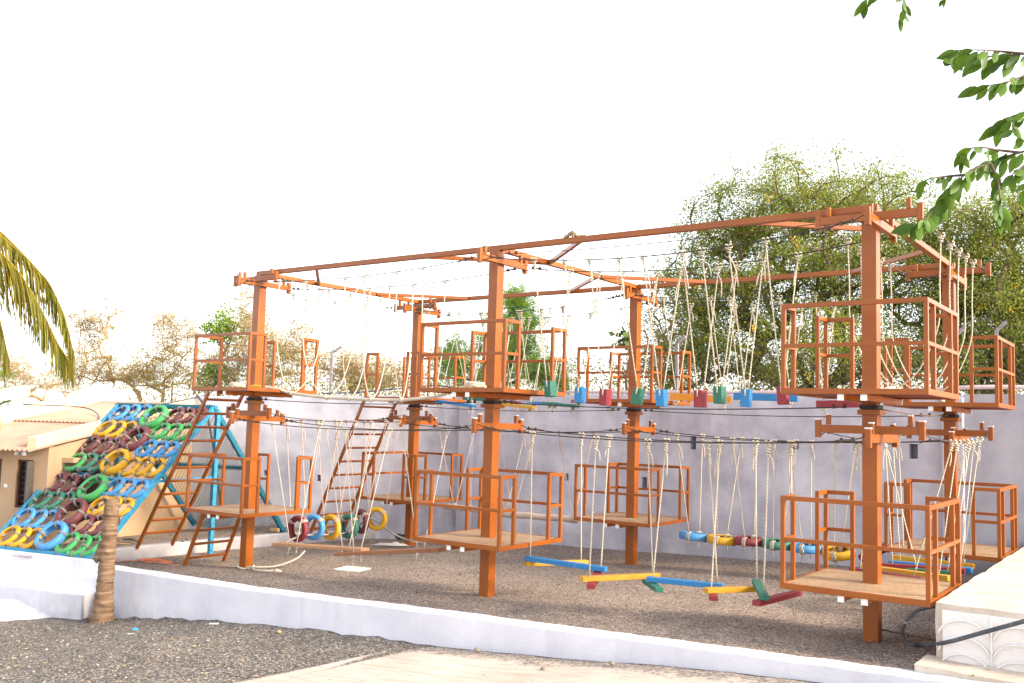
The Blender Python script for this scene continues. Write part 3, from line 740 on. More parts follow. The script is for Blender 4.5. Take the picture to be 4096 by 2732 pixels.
# --- left side upper span: short knotted ropes
ks = [.52, .76, .96, 1.42, 1.80, 2.10]; kl = [.38, .34, .47, .56, .70, .76]
for i, (y, L) in enumerate(zip(ks, kl)):
    a = CAB['AD', 'up', 1].aty(y); mb = MB(); knot(mb, a, (0, 0, -1), .008, 3)
    pts = [a+V((.012*math.sin(q*7+i), .012*math.cos(q*5), -L*q)) for q in np.linspace(0, 1, 10)]; mb.tube(pts, .0095, 6)
    for q in (.55, .98): mb.ball(a+V((0, 0, -L*q)), .022, 7, 5, .12)
    single('knotted_rope', mb, M['rope_red'], f'{ords[i]} short knotted rope counting from the left front tower', 'rope', a, 'short knotted ropes under the left side cable')
for i, (y, L) in enumerate(zip([1.0, 1.9, 2.6], [.5, .8, .9])):
    a = CAB['AD', 'up', -1].aty(y); mb = MB(); knot(mb, a, (0, 0, -1), .008, 3); mb.tube([a+V((.01*math.sin(q*7+i), 0, -L*q)) for q in np.linspace(0, 1, 8)], .0095, 6); mb.ball(a+V((0, 0, -L)), .02, 7, 5, .1)
    single('knotted_rope', mb, M['rope_red'], f'{ords[i]} short knotted rope on the outer left side cable', 'rope', a, 'short knotted ropes under the left side cable')

# --- front row, upper, right span: hanging blocks
BL = [(5.17, 2.44, 'green', .1), (5.57, 2.375, 'blue', -.03), (5.89, 2.35, 'red', 0), (6.29, 2.365, 'green', -.22), (6.57, 2.35, 'blue', .03), (7.01, 2.345, 'red', 0), (7.22, 2.385, 'green', .02), (7.50, 2.355, 'blue', -.04), (7.87, 2.385, 'red', .06)]
BW = ['green wooden block nearest the middle front tower', 'blue wooden block between the first green and first red blocks', 'red wooden block third from the middle front tower', 'green wooden block tilted sideways, fourth in the row', 'dark stained blue wooden block fifth in the row', 'red wooden block in front of the orange plank end', 'green wooden block with two dark holes, right of the middle red one', 'blue wooden block second from the nearest tower deck', 'red wooden block touching the nearest upper deck']
for (x, z, c, tl), lab in zip(BL, BW):
    t = Thing('hanging_block', 'hanging '+lab, 'hanging block', (x, 0, z-.09), 'coloured blocks hanging between the front upper decks')
    a = V((math.cos(tl), 0, math.sin(tl))); n = V((-math.sin(tl), 0, math.cos(tl))); rz = random.uniform(-.15, .15)
    f = V((math.sin(rz), math.cos(rz), 0)); a2 = f.cross(n); mb = MB(); C0 = V((x, 0, z)); mb.obox(C0, n*.088, a2*.046, f*.062)
    t.part('block', mb, PAINT[c], .005)
    for s in (-1, 1):
        dx = {-1: (.02 if x < 6 else -.02), 1: (-.04 if x < 6 else 0)}[s]
        mb = MB(); e = C0+f*(.066*s)+n*.03; tp = CAB['BC', 'up', s].atx(x+dx); rope(mb, tp, e+n*.06, .0072, True, 2); mb.tube([e+n*.06, e+f*(.004*s), e-f*(.03*s)-n*.012], .0085, 6)
        t.part('hanging_rope', mb, M['rope'])

# --- generic hung plank: two ropes at each end, to the front and back cable
def hung_plank(label, p, q, col, keys, group, w=.10, h=.06, axis='x', inset=.10, rp='rope', name='hanging_plank', tails=True, off=.03):
    p, q = V(p), V(q); t = Thing(name, label, 'hanging plank', (p+q)/2, group); d = (q-p).normalized()
    t.part('plank', plank_bm(p, q, w, h), PAINT[col], .004)
    for e in (p+d*inset, q-d*inset):
        for s in ((-1, 1) if axis == 'x' else ((-1,) if e == p+d*inset else (1,))):
            c = CAB[keys[0], keys[1], s]; nd = V((0, 1, 0)) if axis == 'x' else V((1, 0, 0))
            tp = c.atx(e.x+random.uniform(-.03, .03)) if axis == 'x' else c.aty(e.y+random.uniform(-.03, .03))
            b = e+nd*(s*off)+V((0, 0, h*.45)); mb = MB(); rope(mb, tp, b, .0064, random.random() < .6)
            if tails: under_knot(mb, e+nd*(s*off)+V((0, 0, -h/2)), .008)
            t.part('hanging_rope', mb, M[rp])
G1 = 'painted planks hanging between the back upper decks'
for lab, p, q, c in (('orange plank hanging behind the blocks between middle back and right back towers', (4.95, 3.5, 2.49), (5.87, 3.5, 2.45), 'orange'),
                     ('long blue plank hanging behind the blocks, right of the orange plank', (5.92, 3.5, 2.50), (6.82, 3.5, 2.48), 'blue'),
                     ('red plank hanging below the nearest upper deck level, before the lavender wall', (7.07, 3.5, 2.40), (7.85, 3.5, 2.425), 'red')):
    hung_plank(lab, p, q, c, ('EF', 'up'), G1, .05, .10, off=.028)
for lab, p, q, c in (('blue plank hanging nearest the left back upper deck', (.52, 3.40, 2.385), (1.38, 3.44, 2.30), 'blue'),
                     ('green plank lying over the blue one beside the left back deck', (1.0, 3.66, 2.43), (1.86, 3.55, 2.40), 'green'),
                     ('yellow plank hanging just right of the middle front post', (1.88, 3.44, 2.345), (2.62, 3.40, 2.29), 'yellow'),
                     ('second blue plank hanging beyond the yellow plank', (2.36, 3.62, 2.37), (3.0, 3.55, 2.36), 'blue'),
                     ('grey green plank hanging between the second blue and the red planks', (2.80, 3.40, 2.36), (3.42, 3.42, 2.325), 'green'),
                     ('red plank hanging at the middle back upper deck', (3.22, 3.6, 2.405), (3.98, 3.55, 2.38), 'red'),
                     ('dark red plank end hanging behind the middle front post', (1.62, 3.64, 2.395), (2.2, 3.58, 2.37), 'maroon')):
    hung_plank(lab, p, q, c, ('DE', 'up'), G1, .10, .05)

# --- front row, lower, left span: two bare planks
hung_plank('pale bare wooden plank swinging low beside the tyre swings', (.60, .03, .252), (2.36, .0, .352), 'bare', ('AB', 'low'), 'bare plank swings', .16, .04, 'x', .36, 'rope_plain', 'plank_swing', True, .06)
hung_plank('reddish brown wooden plank swinging low in front of the pale one', (1.98, -.12, .272), (3.68, -.02, .49), 'brown', ('AB', 'low'), 'bare plank swings', .15, .045, 'x', .34, 'rope_plain', 'plank_swing', True, .06)

# --- front row, lower, right span: zigzag of painted timbers
def timber(label, p, q, col, ropes):
    p, q = V(p), V(q); t = Thing('hanging_timber', label, 'hanging timber', (p+q)/2, 'zigzag timbers between the front lower decks')
    t.part('timber', plank_bm(p, q, .085, .05, random.uniform(-.03, .03)), PAINT[col], .004)
    for (kx, s, f, tail) in ropes:
        e = lerp(p, q, f); mb = MB(); rope(mb, CAB['BC', 'low', s].atx(kx), e+V((0, 0, .022)), .0078, True, 4)
        if tail: under_knot(mb, e+V((0, 0, -.07)), .009)
        t.part('hanging_rope', mb, M['rope'])
timber('first blue timber of the zigzag, on top beside the middle front tower', (4.92, -.03, .52), (5.93, .02, .505), 'blue', [(5.23, -1, .05, 0), (5.70, 1, .94, 0)])
timber('first yellow timber running back under the first blue one', (4.93, -.06, .465), (5.33, .62, .455), 'yellow', [(5.33, 1, .9, 0)])
timber('long yellow timber above the first red one in the zigzag', (5.97, -.55, .475), (6.44, .25, .475), 'yellow', [(6.04, -1, .1, 0), (6.64, -1, .92, 0)])
timber('first red timber crossing under the blue and yellow ends', (5.79, .10, .45), (6.10, -.58, .415), 'red', [])
timber('second blue timber in the middle of the zigzag', (6.46, -.05, .475), (7.23, .10, .475), 'blue', [(6.42, 1, .08, 0), (7.29, -1, .93, 0)])
timber('short dark green timber under the second blue one', (6.36, .12, .425), (6.70, -.24, .415), 'green', [])
timber('yellow timber between the second blue and the pale green ones', (7.16, -.16, .46), (7.52, .38, .455), 'yellow', [(7.04, 1, .1, 0)])
timber('red timber end poking from under the last yellow one', (7.27, -.22, .405), (7.02, .32, .405), 'red', [])
timber('pale green timber pointing at the camera near the nearest deck', (7.42, .50, .50), (7.80, -.27, .485), 'green', [(7.43, 1, .06, 0), (7.89, -1, .88, 0)])
timber('last red timber running under the nearest lower deck', (7.73, -.30, .43), (7.83, .58, .43), 'red', [(7.80, 1, .85, 1)])

# --- left side lower span: tyre swings
def tyre_mesh(c, axis, R=.205, w=.092, n=40, k=.60):
    r = R*k; h = w/2
    prof = [(r, -h*.72), (r+.012, -h*.92), (R*(k+.2), -h), (R*.93, -h*.92), (R*.985, -h*.6), (R, 0), (R*.985, h*.6), (R*.93, h*.92), (R*(k+.2), h), (r+.012, h*.92), (r, h*.72), (r+.008, h*.66), (R*(k+.18), h*.84), (R*.93, 0), (R*(k+.18), -h*.84), (r+.008, -h*.66)]
    mb = MB(); mb.lathe(prof, c, axis, n, lambda k, j: (-.007 if (k % 2) and j in (4, 6) else -.004 if (k+1) % 2 and j == 5 else -.003 if k % 2 and j in (3, 7) else 0)); return mb
def tie(mb, c, axis, R, w, th, a, b, r=.009, n=3):
    """one cord wound n times round the tyre section at angle th (a, b span the tyre plane)"""
    e = a*math.cos(th)+b*math.sin(th); cc = V(c)+e*(R*.80); ax = V(axis).normalized(); tg = ax.cross(e); ph = random.uniform(0, 6.3)
    mb.tube([cc+tg*(r*1.9*(k/9-n/2)+random.uniform(-.0015, .0015))+e*(math.cos(ph+k*.698)*R*.235)+ax*(math.sin(ph+k*.698)*w*.60) for k in range(9*n+1)], r, 4)
TS = [(.96, .34, 'dark red', 'nearest the left front tower'), (1.28, .34, 'blue', 'second from the left front tower'), (1.62, .315, 'yellow', 'third from the left front tower'), (2.01, .305, 'dark green', 'between the yellow and maroon ones'), (2.31, .36, 'maroon', 'second from the left back tower'), (2.66, .38, 'yellow', 'hanging highest beside the left back deck')]
for i, (y, z, c, w) in enumerate(TS):
    t = Thing('tyre_swing', f'{c} tyre swing {w}', 'tyre swing', (0, y, z-.2), 'tyre swings hanging below the left side cables')
    ang = random.uniform(-.22, .12) if i < 4 else (.25 if i == 4 else -.3); axis = V((math.sin(ang), math.cos(ang), 0)); C0 = V((random.uniform(-.02, .02), y, z))
    R = .205 if i < 5 else .2; t.part('tyre', tyre_mesh(C0, axis, R), TY[c])
    sd = V((math.cos(ang), -math.sin(ang), 0)); up = V((0, 0, 1))
    for s in (-1, 1):
        th = math.pi/2-s*.85; mb = MB(); tie(mb, C0, axis, R, .092, th, sd, up, .0085, 3)
        e = C0+(sd*math.cos(th)+up*math.sin(th))*(R+.01); rope(mb, CAB['AD', 'low', s].aty(y+random.uniform(-.03, .05)), e, .0078, True, 2)
        t.part('hanging_rope', mb, M['rope_red'])
mb = MB(); mb.tube(smoothpts([(.02, .62, .13), (0, .8, .18), (.02, 1.0, .235), (0, 1.28, .225), (.02, 1.62, .205), (-.02, 1.95, .20), (0, 2.2, .28), (.02, 2.45, .40), (.05, 2.66, .32), (.12, 2.95, .12), (.22, 3.3, -.02), (.25, 3.6, -.06)], 6), .016, 7)
single('foot_rope', mb, M['rope_grey'], 'grey rope threaded low through the hanging tyres', 'rope', (0, 1.6, .2))

# --- back row, lower, left span: round logs
def log(label, p, q):
    p, q = V(p), V(q); t = Thing('hanging_log', label, 'hanging log', (p+q)/2, 'round logs between the back lower decks'); mb = MB()
    mb.tube([lerp(p, q, i/10)+V((0, .006*math.sin(i), .006*math.cos(i*1.7))) for i in range(11)], [.05+.003*math.sin(i*2.1) for i in range(11)], 10); t.part('log', mb, PAINT['log'])
    d = (q-p).normalized()
    for e in (p+d*.22, q-d*.08):
        mb = MB()
        for i in range(3): mb.tube([e+d*(.02*(i-1))+V((0, math.cos(a)*.056, math.sin(a)*.056)) for a in np.linspace(0, 2*math.pi, 10)], .009, 5, False)
        for s in (-1, 1): rope(mb, CAB['DE', 'low', s].atx(e.x+.05*s), e+V((0, .03*s, .045)), .0075, True, 2)
        t.part('hanging_rope', mb, M['rope_red'])
log('left one of two stripped round logs hanging before the wall', (.76, 3.5, .60), (2.12, 3.5, .595))
log('right one of two stripped round logs, ending at the middle back deck', (2.02, 3.42, .575), (3.44, 3.46, .60))

# --- back row, lower, right span: flat tyres
FT = [(5.34, .525, 'blue', 'flat hanging blue tyre nearest the middle back deck', .10), (5.76, .515, 'yellow', 'flat hanging yellow tyre between the first blue and dark red ones', -.02), (6.16, .535, 'dark red', 'flat hanging dark red tyre third in the row', -.03), (6.55, .53, 'dark green', 'flat hanging dark green tyre between the dark red and second blue ones', -.05), (6.94, .52, 'blue', 'flat hanging blue tyre behind the nearest lower deck railing', -.06), (7.35, .50, 'yellow', 'flat hanging yellow tyre seen through the nearest lower deck railing', -.22), (7.80, .55, 'dark red', 'tilted dark red tyre behind the nearest post', .35)]
for i, (x, z, c, lab, tl) in enumerate(FT):
    t = Thing('tyre_step', lab, 'hanging tyre', (x, 3.5, z-.05), 'flat tyres hanging between the back lower decks')
    ax = V((.1 if i == 6 else random.uniform(-.04, .04), -abs(tl) if tl < -.1 else tl*.6, 1)).normalized(); C0 = V((x, 3.5, z)); R = .208
    if i == 6: ax = V((-.55, 0, 1)).normalized()
    t.part('tyre', tyre_mesh(C0, ax, R, .105), TY[c])
    a = V((0, 0, 1)).cross(ax); a = V((1, 0, 0)) if a.length < .02 else a.normalized(); a = (V((1, 0, 0))-ax*ax.x).normalized(); b = ax.cross(a)
    for th, s in ((math.pi/2, 1), (-math.pi/2, -1)):
        mb = MB(); tie(mb, C0, ax, R, .105, th, a, b, .009, 3); e = C0+b*(math.sin(th)*R*.85)+ax*.06
        rope(mb, CAB['EF', 'low', s].atx(x+(.10 if i % 2 else -.08)), e, .0085, True, 3); under_knot(mb, C0+b*(math.sin(th)*R*.8)-ax*.06, .009)
        t.part('hanging_rope', mb, M['rope'])
    mb = MB(); tie(mb, C0, ax, R, .105, 0, a, b, .010, 2); t.part('tie_rope', mb, M['rope_grey'])

# --- right side lower span: crosswise painted timbers
for lab, p, q, c in (('yellow timber furthest back, before the right back lower deck', (8.20, 2.78, .60), (9.06, 2.82, .585), 'yellow'),
                     ('blue timber second from the right back lower deck', (8.22, 2.52, .565), (9.09, 2.50, .58), 'blue'),
                     ('red timber lying between the blue and the front yellow ones', (8.22, 2.17, .57), (9.06, 2.28, .595), 'red'),
                     ('green timber showing between the red and front yellow ones', (8.5, 2.10, .555), (9.05, 2.02, .59), 'green'),
                     ('thick yellow timber seen through the nearest lower deck', (8.08, 1.92, .57), (9.05, 1.55, .60), 'yellow'),
                     ('maroon timber nearest the front of the right side stack', (8.02, 1.75, .545), (8.85, 1.30, .585), 'maroon')):
    hung_plank(lab, p, q, c, ('CF', 'low'), 'crosswise timbers below the right side cables', .085, .06, 'y', .12, 'rope', 'hanging_timber', False, .0)

# ------------------------------------------------------------------ tyre climbing frame
fBL, fU = V((-3.294, -2.04, 0)), V((1.990, .466, 0)); fV = V((-.525, 2.24, 2.15)); fW = fU.length
fBR = fBL+fU; fTL = fBL+fV; fTR = fBR+fV; un, sn = fU.normalized(), fV.normalized(); fN = un.cross(sn).normalized()
bk = V((-.228*2.05, .974*2.05, -2.2))
t = Thing('tyre_climbing_frame', 'blue A-shaped climbing frame hung with painted tyres and a net, beside the house', 'climbing frame', (fBL+fBR)/2)
for p, q in ((fBL, fTL), (fBR, fTR)): mb = MB(); mb.bar(p-sn*.02, q, .06, .075, fN); t.part('beam', mb, M['bluepaint'], .004)
mb = MB(); mb.bar(fBL+V((0, 0, .02)), fBR+V((0, 0, .02)), .05, .05); t.part('beam', mb, M['bluepaint'], .004)
mid = fV*.47; mb = MB(); mb.bar(fBL+mid-un*.0, fBR+mid, .045, .045, fN); t.part('beam', mb, M['bluepaint'], .004)
mb = MB(); mb.bar(fTL-un*.05, fTR+un*.05, .07, .07); t.part('beam', mb, M['netwrap'], .006)
for p in (fTL, fTR):
    mb = MB(); mb.bar(V((p.x, p.y, -.2))+V((0, .08, 0)), p+V((0, .08, -.04)), .07, .07); t.part('post', mb, M['bluepaint'], .004)
    mb = MB(); mb.bar(p, p+bk, .065, .075, (0, 1, 1)); t.part('beam', mb, M['netwrap'], .006)
mb = MB(); mb.bar(fTL+bk*.46, fTR+bk*.46, .045, .05); t.part('beam', mb, M['bluepaint'], .004)
mb = MB(); mb.bar(V((fTL.x, fTL.y, 1.02))+V((.0, .02, 0)), lerp(fBL, fTL, .47), .04, .04); mb.bar(V((fTR.x, fTR.y, 1.02))+V((.0, .02, 0)), lerp(fBR, fTR, .47), .04, .04); t.part('beam', mb, M['bluepaint'], .003)
mb = MB(); mb.bar(lerp(fTL, fTR, .02)-V((0, -.06, .06)), lerp(fTL, fTR, .3)-V((0, -.08, .5)), .05, .05); t.part('brace', mb, M['bluepaint'], .003)
# net: two families of diagonal cords over the rear slope, bellying out at the foot
mb = MB(); NU, NV = fW, bk.length; st = .072; nb = fU.cross(bk).normalized(); nb = nb if nb.y > 0 else -nb
def netp(u, v):
    f = v/NV; sag = .10*math.sin(math.pi*u/NU)*f*f; return fTL+un*u+bk*f*1.0+nb*(-.03-sag)+V((0, 0, max(0, (f-.93))*.4))
for sg in (1, -1):
    k = -int(NV/st)-2
    while k*st < NU+NV:
        pts = []
        for j in range(29):
            v = NV*j/28; u = (k*st+v) if sg > 0 else (k*st+NV-v)
            if -.01 <= u <= NU+.01: pts.append(netp(u, v))
        if len(pts) > 1: mb.tube(pts, .0046, 3, False)
        k += 1
t.part('net', mb, M['net'])
mb = MB()
for p, q in ((fTL, fTR), (fTR, fTR+bk), (fTL, fTL+bk), (fTL+bk*.46, fTR+bk*.46)):
    d = (q-p).normalized(); a = d.orthogonal().normalized(); b = d.cross(a); L = (q-p).length; n = int(L*22*4)
    mb.tube([p+d*(L*i/n)+(a*math.cos(i*1.57)+b*math.sin(i*1.57))*.056 for i in range(n+1)], .0045, 3, False)
t.part('lashing_cord', mb, M['net'])
cu = [.21, .45, .70, 1.065, 1.40, 1.64, 1.87]
rows = [(.24, 'blue', 'maroon'), (.63, 'yellow', 'green'), (1.02, 'maroon', 'blue'), (1.40, 'dark green', 'yellow'), (1.85, 'maroon', 'blue'), (2.22, 'dark green', 'yellow'), (2.59, 'blue', 'maroon'), (2.95, 'yellow', 'green')]
big = [(.33, 'green'), (.84, 'maroon'), (1.37, 'yellow'), (1.93, 'green'), (2.43, 'maroon'), (2.88, 'blue')]
TR_S = .199
YAW_S, YAW_B = -.13, -.05
def frame_tyre(u, s, R, w, c, yaw, roll, lift):
    C0 = fTL+un*u-sn*s+fN*lift; ax = (Matrix.Rotation(yaw, 3, sn) @ fN); ax = Matrix.Rotation(roll, 3, un) @ ax
    mb = tyre_mesh(C0, ax, R, w, 36, .67); ob = t.part('tyre', mb, TY[c], 0, f'{c} painted tyre')
    a = (un-ax*un.dot(ax)).normalized(); b = ax.cross(a); mb = MB()
    for th in (0.1, 1.62, 3.2, 4.75):
        mb = MB(); tie(mb, C0, ax, R, w*1.05, th+random.uniform(-.25, .25), a, b, .0055, 3); t.part('tie_rope', mb, M['rope_grey'], under=ob)
for s, c1, c2 in rows:
    for i, u in enumerate(cu):
        if i == 3: continue
        c = c1 if i < 3 else c2
        if s == 1.40 and i == 0: c = 'green'
        frame_tyre(u+random.uniform(-.015, .015), s+random.uniform(-.012, .012)+(.012 if i > 3 else -.01)*1, TR_S, .066, c, YAW_S+random.uniform(-.06, .06), random.uniform(-.05, .05), .03)
for s, c in big: frame_tyre(1.065, s, .25, .12, c, YAW_B, .05, .06)

# ------------------------------------------------------------------ house
hC = V((-3.35, -1.21, 0)); hx = V((.937, .35, 0)); hd = V((-.35, .937, 0))
t = Thing('cream_house', 'low cream plastered house with dusty pink corrugated roof at the left edge', 'house', (-3.5, -.5, -.2))
def xf(mb, o, x, y=None):
    x = V(x); y = V((-x.y, x.x, 0)) if y is None else V(y); o = V(o)
    mb.v = [tuple(o+x*p[0]+y*p[1]+V((0, 0, p[2]))) for p in mb.v]; return mb
fo = hC-hx*3
t.part('wall', xf(holed_wall(3, 1.47, 1.47, .15, [(1.75, .5, .76, 1.5), (2.575, .875, .31, .75)], -.6), fo, hx), M['cream'])
sw = t.part('wall', xf(holed_wall(4.0, 1.47, 2.16, .15, [(.62, .75, .52, .66)], -.6), hC+hd*.152, hd), M['cream'])
t.part('wall', xf(holed_wall(4.0, 1.47, 2.16, .15, [], -.6), hC-hx*2.9+hd*.152+hx*.0, hd), M['cream'])
def window(o, x, w, h, z, shutter):
    mb = MB(); f = .035
    for sx in (-1, 1): mb.box((sx*(w/2-f/2), .06, z), f, .06, h)
    for sz in (-1, 1): mb.box((0, .06, z+sz*(h/2-f/2)), w-2*f, .058, f)
    mb.box((0, .06, z), .02, .05, h-2*f)
    fr = t.part('window', xf(mb, o, x), M['frame'], .002)
    mb = MB(); mb.box((0, .098, z), w-.01, .012, h-.01); t.part('pane', xf(mb, o, x), M['dark'], 0, under=fr)
    mb = MB()
    for i in range(7): mb.box((0, .075, z-h/2+h*(i+1)/8), w-2*f, .012, .012)
    t.part('grille', xf(mb, o, x), M['shutter'], 0, under=fr)
    if shutter:
        mb = MB(); mb.box((w/2+.005, -.06, z), .03, .15, h*.96); mb.box((w/2-.018, -.06, z), .01, .10, h*.8); t.part('shutter', xf(mb, o, x), M['shutter'], .002, under=fr)
window(fo+hx*2.575, hx, .31, .75, .875, True)
window(hC+hd*.152+hd*.62, hd, .52, .66, .75, True)
mb = MB(); mb.box((1.75, .07, .5), .74, .05, 1.49); dr = t.part('door', xf(mb, fo, hx), M['frame'], .003)
mb = MB(); mb.box((2.02, .035, .45), .02, .03, .12); t.part('handle', xf(mb, fo, hx), M['white'], 0, under=dr)
mb = MB(); mb.box((2.24, -.008, .83), .06, .016, .055); mb.box((2.228, -.02, .83), .018, .012, .03); mb.box((2.252, -.02, .83), .018, .012, .03); t.part('light_switch', xf(mb, fo, hx), M['white'], .002)
mb = MB(); mb.box((.60, -.11, 1.25), .92, .22, .075); t.part('window_ledge', xf(mb, hC+hd*.152, hd), M['cream'], .004)
# corrugated roof, an upper sheet lapping over the lower
def roof(x0, x1, s0, s1, dz):
    mb = MB(); vs = []; n = int((x1-x0)/.0145)
    for i in range(n+1):
        x = x0+(x1-x0)*i/n; c = .016*math.sin(x*2*math.pi/.087)
        for s in (s0, s1):
            for o in (0, .006): vs.append(tuple(hC+hx*x+hd*s+V((0, 0, 1.50+.172*s+c+dz-o))))
    fs = []
    for i in range(n): a = i*4; b = a+4; fs += [(a, b, b+2, a+2), (a+1, a+3, b+3, b+1), (a, a+1, b+1, b), (a+2, b+2, b+3, a+3)]
    return mb.add(vs, fs, None, True)
rf = t.part('roof', roof(-3.3, .06, -.48, 2.2, .0), M['roof']); t.part('roof', roof(-3.3, .06, 1.75, 4.15, .03), M['roof'])
def slope_box(xa, xb, s0, s1, z0, h):
    mb = MB(); vs = []
    for s in (s0, s1):
        for x in (xa, xb):
            for z in (0, h): vs.append(tuple(hC+hx*x+hd*s+V((0, 0, 1.50+.172*s+z0+z))))
    return mb.add(vs, [(0, 1, 3, 2), (4, 6, 7, 5), (0, 4, 5, 1), (2, 3, 7, 6), (0, 2, 6, 4), (1, 5, 7, 3)])
t.part('parapet', slope_box(-.14, .03, -.30, 4.2, -.03, .20), M['parapet'], .008)
t.part('parapet', slope_box(-2.55, -2.38, -.8, 4.0, .0, .24), M['parapet'], .008)
t.part('parapet', slope_box(-4.3, -4.1, .5, 4.0, .12, .22), M['parapet'], .008)
mb = MB(); mb.bar(hC-hx*3.3+hd*.5+V((0, 0, 1.50)), hC-hx*3.3+hd*4+V((0, 0, 2.1)), .1, .1); mb.box(tuple(hC-hx*.28-hd*.2+V((0, 0, 1.36))), .05, .05, .07); mb.tube([hC-hx*.42-hd*.2+V((0, 0, 1.42)), hC-hx*.42-hd*.2+V((0, 0, 1.33))], [.02, .035], 8)
t.part('eave_lamp', mb, M['white'])
# drain pipe at the joint of house and wall, loose wire over the roof
mb = MB(); pw = V((-math.sin(aw), math.cos(aw), 0)); W0 = V((-4.7, 2.3, 0)); wx = V((math.cos(aw), math.sin(aw), 0))
mb.tube(smoothpts([hC+hd*3.75+hx*.06+V((0, 0, 2.40)), W0+wx*.30-pw*.09+V((0, 0, 2.15)), W0+wx*.45-pw*.05+V((0, 0, 1.6)), W0+wx*.6-pw*.05+V((0, 0, .9)), W0+wx*.75-pw*.05+V((0, 0, .1))], 5), .022, 8)
single('drain_pipe', mb, M['rubber'], 'grey drain pipe running down the wall behind the net', 'pipe', W0)
mb = MB(); mb.tube(smoothpts([hC-hx*2.4+hd*2.0+V((0, 0, 2.12)), hC-hx*1.6+hd*2.6+V((0, 0, 2.10)), hC-hx*.9+hd*2.2+V((0, 0, 1.93)), hC-hx*.4+hd*1.4+V((0, 0, 1.78)), hC+hx*.06+hd*1.9+V((0, 0, 2.08)), hC+hx*.05+hd*3.2+V((0, 0, 2.27)), hC+hx*.04+hd*4.1+V((0, 0, 2.42))], 6), .012, 5)
single('roof_wire', mb, M['rubber'], 'dark loose wire trailing across the corrugated house roof', 'wire', hC+V((0, 0, 1.9)))

# ------------------------------------------------------------------ concrete block at the right, hose, rod
def rough(p, a): x, y, z = p; return V((x+a*wob(y*3+z*5, z*4+x), y+a*wob(x*3+z*4, z*5+2), z+a*wob(x*2.5, y*2.5)))
def rough_box(x0, x1, y0, y1, z0, z1, st, a, top_slope=0.):
    mb = MB()
    def face(fn, nu, nv):
        vs = [rough(fn(i/nu, j/nv), a) for j in range(nv+1) for i in range(nu+1)]; mb.add(vs, [(j*(nu+1)+i, j*(nu+1)+i+1, (j+1)*(nu+1)+i+1, (j+1)*(nu+1)+i) for j in range(nv) for i in range(nu)], None, True)
    X = lambda u: x0+(x1-x0)*u; Y = lambda u: y0+(y1-y0)*u; Z = lambda u: z0+(z1-z0)*u
    nx, ny, nz = [max(2, int(d/st)) for d in (x1-x0, y1-y0, z1-z0)]
    face(lambda u, v: (X(u), y0, Z(v)), nx, nz); face(lambda u, v: (X(1-u), y1, Z(v)), nx, nz)
    face(lambda u, v: (x0, Y(1-u), Z(v)), ny, nz); face(lambda u, v: (x1, Y(u), Z(v)), ny, nz); face(lambda u, v: (X(u), Y(v), z1), nx, ny)
    return mb
t = Thing('concrete_block', 'massive concrete block with a whitewashed scallop patterned face at the right edge', 'concrete block', (11, 0, .2))
t.part('body', rough_box(9.375, 13.5, -.70, 5.2, -.2, .715, .07, .008), M['concrete'])
t.part('face_render', rough_box(9.43, 13.5, -.728, -.69, -.1, .665, .06, .004), M['blockwhite'])
t.part('footing', rough_box(9.30, 13.5, -1.10, -.66, -.1, .285, .07, .01), M['concrete'])
mb = MB()
for k in range(5):
    cx = 9.585+.39*k; mb.tube([(cx+.195, -.742, z) for z in (.24, .4, .55, .66)], .008, 6)
    for zc in (.20, .33, .46):
        mb.tube([(cx+.185*math.cos(a), -.742, zc+.145*math.sin(a)) for a in np.linspace(.12, math.pi-.12, 14)], .0075, 6)
t.part('scallop_moulding', mb, M['blockwhite'])
mb = MB(); hp = [ony(4130, 2476, -.93), ony(4096, 2485, -.92), ony(3932, 2530, -.90), ony(3792, 2568, -.88)]+[onz(3000+a/2.145, 2050+b/2.145, z) for a, b, z in [(1500, 1140, .285), (1380, 1130, .28), (1320, 1080, .275), (1308, 1010, .27), (1345, 930, .265), (1415, 855, .265), (1500, 822, .27), (1590, 806, .275), (1660, 800, .28)]]
hp[0] = hp[1]+(hp[1]-hp[2])*2.2
mb.tube(smoothpts(hp, 8), .0165, 10); single('hose_pipe', mb, M['rubber'], 'thick grey black hose looping out from under the concrete block', 'hose', hp[5])
mb = MB(); c = onz(3000+1335/2.145, 2050+965/2.145, .28); dv = V((.5, 1, 0)).normalized(); sv = dv.cross(V((0, 0, 1)))
for i in range(3): mb.tube([c+dv*(.008*(i-1))+sv*math.cos(a)*.021+V((0, 0, math.sin(a)*.021)) for a in np.linspace(0, 2*math.pi, 10)], .003, 4)
for s in (-1, 1): mb.tube(smoothpts([c+V((0, 0, .02)), c+sv*.05*s+V((0, 0, .04)), c+sv*.10*s+dv*.03+V((0, 0, -.01))], 4), .0028, 4)
single('wire_tie', mb, M['white'], 'scrap of white wire tied around the hose', 'wire tie', c)
mb = MB(); mb.tube([(8.78, .0, .30), (9.1, -.1, .305), (9.42, -.22, .31)], .008, 6); single('iron_rod', mb, M['rust'], 'rusty iron rod from the nearest post to the concrete block', 'iron rod', (9, 0, .3))

